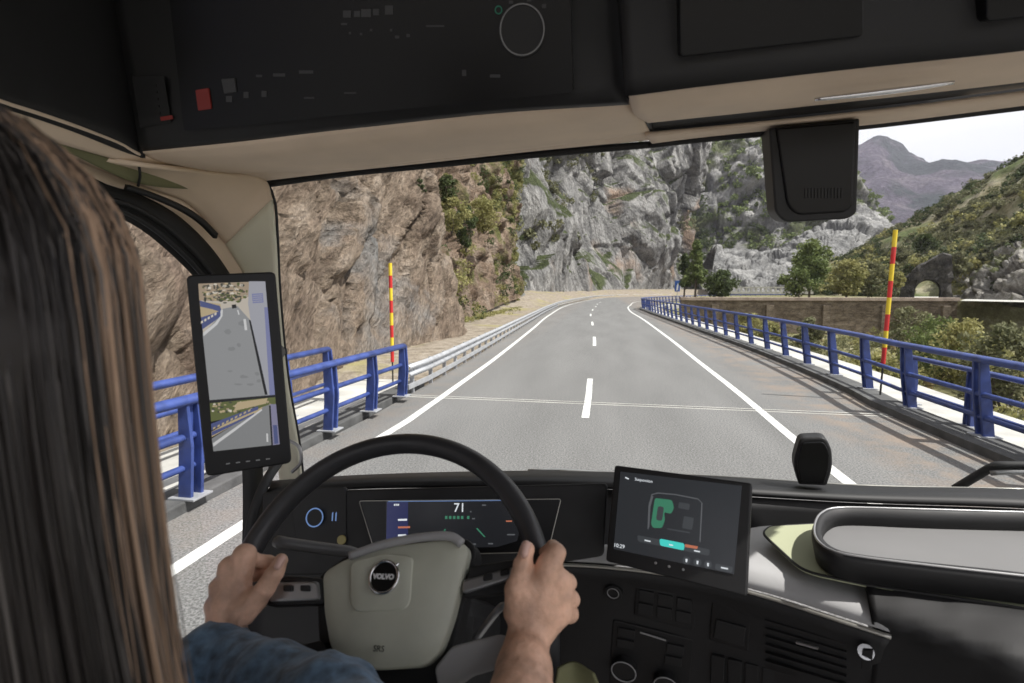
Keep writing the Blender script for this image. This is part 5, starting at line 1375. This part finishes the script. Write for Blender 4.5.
def remesh(gs, name, m, parent, disp=None):
    """gs: list of (SDF, voxel, blend); joined as one mesh object"""
    VV = []; FF = []; n0 = 0
    for g, vox, kb in gs:
        V, Fc = sdf_surface(g, vox, kb); VV.append(V); FF.append(Fc + n0); n0 += len(V)
    V = np.concatenate(VV); Fc = np.concatenate(FF)
    me = bpy.data.meshes.new(name); me.vertices.add(len(V)); me.vertices.foreach_set('co', V.astype(np.float32).ravel())
    me.loops.add(len(Fc) * 4); me.loops.foreach_set('vertex_index', Fc.astype(np.int32).ravel()); me.polygons.add(len(Fc))
    me.polygons.foreach_set('loop_start', np.arange(0, len(Fc) * 4, 4, dtype=np.int32)); me.polygons.foreach_set('loop_total', np.full(len(Fc), 4, np.int32))
    me.polygons.foreach_set('use_smooth', np.ones(len(Fc), bool)); me.update(calc_edges=True)
    if disp:
        nr = [v.normal.copy() for v in me.vertices]
        for v, q in zip(me.vertices, nr): v.co += q * disp(v.co)
    me.materials.append(m)
    q = bpy.data.objects.new(name, me); COL.objects.link(q); q.parent = parent
    if parent.get('_off'): q.location = Vector(parent['_off'])
    return q

body = SDF(); armL = SDF(); armR = SDF()
# torso, head, legs (mostly outside the view)
hip = Vector((-.36, .06, -.80)); chest = Vector((-.36, .10, -.38)); neckb = Vector((-.36, .14, -.19)); headc = Vector((-.370, .215, -.002))
capsule(body, hip, (-.36, .08, -.55), .15, .135, flat=(1.0, .75), up=(1, 0, 0)); capsule(body, (-.36, .08, -.55), chest, .135, .155, flat=(1.0, .68), up=(1, 0, 0))
capsule(body, (-.50, .10, -.28), (-.22, .10, -.28), .055, .055); capsule(body, neckb, headc + Vector((0, -.03, -.05)), .052, .052)
capsule(body, headc + Vector((0, -.025, .03)), headc + Vector((0, .015, .005)), .088, .080); capsule(body, headc + Vector((0, .02, -.03)), headc + Vector((0, .055, -.085)), .062, .035)
capsule(body, headc + Vector((0, .09, .0)), headc + Vector((0, .115, -.03)), .010, .014); capsule(body, headc + Vector((-.02, .085, -.065)), headc + Vector((.02, .085, -.065)), .010, .010)
for s_ in (-1, 1): capsule(body, headc + Vector((s_ * .084, -.005, .01)), headc + Vector((s_ * .086, -.01, -.03)), .012, .009)
for s_ in (-1, 1):
    chain(body, [Vector((-.36 + s_ * .10, .08, -.82)), Vector((-.36 + s_ * .15, .50, -.80)), Vector((-.36 + s_ * .14, .60, -1.18)), Vector((-.36 + s_ * .14, .58, -1.50))], [.095, .068, .05, .042])
    capsule(body, (-.36 + s_ * .14, .58, -1.56), (-.36 + s_ * .14, .74, -1.575), .042, .034)

# ---- left hand, placed by where the photograph shows each joint (depth in metres)
D = lambda x, y, d: td(x, y, d)
def finger(g, P, r):
    g.parts.append([]); chain(g.parts[-1], P, r)
wristL = D(226, 641, .705); elbowL = Vector((-.56, .30, -.66)); shL = Vector((-.55, .10, -.29))
elbowL = D(330, 800, .46)
elbowL = Vector((-.50, .33, -.70))
chain(armL, [shL, Vector((-.62, .24, -.62)), wristL], [.055, .044, .028], seg=20)
# palm: back of the hand towards the camera
kL = [D(244, 556, .735), D(230, 568, .732), D(221, 587, .73), D(216, 606, .725)]       # knuckles index..little
for k_, rr in zip(kL, (.0145, .014, .0135, .0125)):
    capsule(armL, wristL + (k_ - wristL) * .12, k_, .020, rr, seg=14)
    capsule(armL, wristL.lerp(k_, .5), k_, .017, rr, seg=14)
capsule(armL, wristL.lerp(kL[0], .3), D(258, 596, .72), .018, .014)
# thumb lying along the inside of the rim
finger(armL, [D(243, 612, .71), D(264, 590, .715), D(275, 573, .72), D(281, 561, .725)], [.019, .0135, .0115, .0095])
# fingers curling behind the rim
rimL = [rimpt(172), rimpt(178), rimpt(184), rimpt(190)]
for i, (k_, ln) in enumerate(zip(kL, (1.0, 1.05, 1.0, .85))):
    p1 = k_ + (sU * -.006 - sN * .030) * ln
    p2 = p1 + (sU * .016 - sN * .016) * ln
    p3 = p2 + (sU * .022 + sN * .004) * ln
    finger(armL, [k_, p1, p2, p3], [.0130, .0108, .0095, .008])
# ---- right hand
wristR = D(527, 640, .655); shR = Vector((-.17, .10, -.29)); elR = Vector((-.09, .30, -.62))
elR = D(512, 790, .48)
chain(armR, [shR, elR], [.055, .045], seg=20)
chain(armR, [elR, elR.lerp(wristR, .35), elR.lerp(wristR, .75), wristR], [.042, .043, .032, .027], seg=22)
kR = [D(549, 566, .665), D(558, 580, .665), D(562, 596, .665), D(562, 612, .663)]
capsule(armR, wristR + (kR[1] - wristR) * .15, D(530, 588, .665), .026, .020)
for k_, rr in zip(kR, (.0145, .014, .0132, .012)):
    capsule(armR, wristR.lerp(k_, .15), k_, .020, rr); capsule(armR, wristR.lerp(k_, .55), k_, .017, rr)
# index lies up over the rim, bent; the others wrap behind it
finger(armR, [kR[0], D(556, 553, .670), D(553, 549, .69), D(545, 553, .705)], [.0135, .0118, .0105, .009])
for i, (k_, q_) in enumerate(zip(kR[1:], ((568, 583), (571, 599), (570, 614)))):
    p1 = D(q_[0], q_[1], .678); p2 = p1 + sU * -.010 - sN * .024; p3 = p2 + sU * -.022 + sN * .002
    finger(armR, [k_, p1, p2, p3], [.0125, .0108, .0095, .008])
# thumb standing up inside the rim
finger(armR, [D(520, 612, .66), D(517, 588, .66), D(523, 564, .668), D(527, 549, .672)], [.021, .0145, .0115, .0098])
remesh([(body, .007, .03), (armL, .0019, .007), (armR, .0019, .007)], 'body', M['skin'], driver,
       disp=lambda c: .0011 * noise.noise(c * 60) + .0006 * noise.noise(c * 170))
for nm, a0, a1, up_, w_ in (('nail', D(526, 545.5, .661), D(524, 556, .655), None, .0062), ('nail', D(281.5, 559, .713), D(277, 568, .706), None, .0058)):
    ns = SDF(); capsule(ns, a0, a0.lerp(a1, .8), w_, w_ * .85)
    remesh([(ns, .0011, .004)], nm, M['nail'], driver)
# ---- clothes
sh = SDF()
capsule(sh, (-.36, .06, -.85), (-.36, .08, -.55), .165, .155, flat=(1, .8), up=(1, 0, 0)); capsule(sh, (-.36, .08, -.55), (-.36, .10, -.36), .155, .172, flat=(1, .74), up=(1, 0, 0))
capsule(sh, (-.52, .10, -.275), (-.20, .10, -.275), .07, .07)
elL = Vector((-.62, .24, -.62))
chain(sh, [shL, elL], [.075, .066], seg=20)
chain(sh, [elL, elL.lerp(wristL, .5), elL.lerp(wristL, .86), elL.lerp(wristL, .96)], [.066, .055, .044, .040], seg=22)
cuff = [D(224, 655, .68), D(272, 688, .62), D(325, 722, .56), D(365, 790, .47)]
chain(sh, cuff, [.034, .048, .060, .072], seg=22)
chain(sh, [shR, shR.lerp(elR, .6)], [.075, .062], seg=20)
remesh([(sh, .005, .02)], 'shirt', M['denim'], driver,
       disp=lambda c: .006 * noise.noise(Vector((c.x * 18, c.y * 10, c.z * 18))) + .003 * noise.noise(c * 45))
tr = SDF()
capsule(tr, (-.46, .06, -.84), (-.26, .06, -.84), .13, .13)
for s_ in (-1, 1): chain(tr, [Vector((-.36 + s_ * .10, .08, -.82)), Vector((-.36 + s_ * .15, .50, -.80)), Vector((-.36 + s_ * .14, .60, -1.18)), Vector((-.36 + s_ * .14, .58, -1.46))], [.11, .082, .066, .06])
remesh([(tr, .009, .03)], 'trousers', M['trousers'], driver, disp=lambda c: .004 * noise.noise(c * 20))

# ---- hair: a cap and thousands of strands falling to the chest
def hair_mat(name, c, r=.4):
    m = bpy.data.materials.new(name); m.use_nodes = True; nt = m.node_tree; b = nt.nodes['Principled BSDF']
    g = nt.nodes.new('ShaderNodeNewGeometry'); mx_ = nt.nodes.new('ShaderNodeMixRGB')
    mx_.inputs[1].default_value = (*[k * .55 for k in c], 1); mx_.inputs[2].default_value = (*[k * 1.5 for k in c], 1)
    nt.links.new(g.outputs['Random Per Island'], mx_.inputs[0]); nt.links.new(mx_.outputs[0], b.inputs['Base Color'])
    b.inputs['Roughness'].default_value = r; b.inputs['Specular IOR Level'].default_value = .35; return m
HD = hair_mat('dark_brown_hair', (.026, .022, .020)); HL = hair_mat('sunlit_brown_hair', (.36, .245, .165), .45); HM = hair_mat('ash_brown_hair', (.10, .09, .082), .4)  # the lightest brown paints the sunlit front edge into the hair colour
cap = SDF()
capsule(cap, headc + Vector((0, -.035, .035)), headc + Vector((0, .005, .025)), .103, .098)
capsule(cap, headc + Vector((0, -.06, 0)), Vector((-.36, .03, -.45)), .098, .10, flat=(1.15, .62), up=(1, 0, 0))
capsule(cap, headc + Vector((.045, -.01, -.02)), Vector((-.29, .08, -.48)), .062, .055)
capsule(cap, headc + Vector((-.045, -.01, -.02)), Vector((-.46, .08, -.48)), .062, .075)
hair = remesh([(cap, .006, .03)], 'hair', HD, driver, disp=lambda c: .006 * noise.noise(Vector((c.x * 30, c.y * 30, c.z * 3))))
hr = np.random.default_rng(3); st = MB()
clumps = [(hr.uniform(-.008, .008), hr.uniform(0, 6), hr.uniform(.5, .9), hr.uniform(-.03, .07), hr.uniform(.46, .64)) for _ in range(60)]
def strand(mb, az, mi, rad, ext=1.0, loose=0):
    top = headc + Vector((0, -.015, .028)); rr = .103 * ext
    wv, ph_, fr_, fl_, L_ = clumps[int((az + 4) * 9) % 60 if loose < .5 else hr.integers(60)]
    lat = hr.uniform(.5, 1.4); sp0 = hr.uniform(-.04, .04); P = []
    for k in range(6):
        el = lat * (1 - k / 5) + .05
        P.append(top + Vector((math.cos(az) * math.cos(el) * rr, math.sin(az) * math.cos(el) * rr * 1.12, math.sin(el) * rr * .98)))
    x, y = P[-1].x - headc.x, P[-1].y; L_ *= hr.uniform(.85, 1.1)
    for k in range(1, 9):
        u = k / 8; sp = 1 + (.20 + fl_ + sp0 + .9 * max(0, math.cos(az)) * u * u) * u
        w_ = wv * (1 + loose) * math.sin(u * 5 * fr_ + ph_) * u + hr.normal() * .0005
        P.append(Vector((headc.x + x * sp + w_, headc.y + (y - headc.y) * (1 - .10 * u) - .03 * u + w_ * .5, P[5].z - L_ * u)))
    P = catmull(P, 16)
    mb.tube(P, [rad * (1 - .6 * (i / 15) ** 2) for i in range(16)], 4, mi=mi)
for i in range(3400):
    az = hr.uniform(-math.pi * 1.0, .62) if i % 3 else hr.uniform(2.3, math.pi)
    strand(st, az, 0 if hr.random() > .15 else 2, hr.uniform(.0005, .0011), hr.uniform(.97, 1.07))
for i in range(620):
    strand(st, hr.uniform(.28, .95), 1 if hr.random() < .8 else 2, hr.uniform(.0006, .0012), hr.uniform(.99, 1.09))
for i in range(70):
    strand(st, hr.uniform(.0, .9), [0, 2, 1][hr.integers(3)], hr.uniform(.0003, .0005), hr.uniform(1.03, 1.11), 1)
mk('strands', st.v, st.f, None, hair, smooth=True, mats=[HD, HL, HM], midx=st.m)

for o in list(bpy.data.objects):
    if '_off' in o.keys(): del o['_off']
# ------------------------------------------------------------------ the air
hz = MB().box((1500, 2200, 480), (4500, 3800, 540)).build('haze')
tag(hz, kind='stuff')
hm = bpy.data.materials.new('haze_air'); hm.use_nodes = True; nt = hm.node_tree
nt.nodes.remove(nt.nodes['Principled BSDF']); pv = nt.nodes.new('ShaderNodeVolumePrincipled')
pv.inputs['Density'].default_value = 0.00010; pv.inputs['Color'].default_value = (.80, .78, .95, 1); pv.inputs['Anisotropy'].default_value = .2
nt.links.new(pv.outputs[0], nt.nodes['Material Output'].inputs['Volume']); hz.data.materials.append(hm)
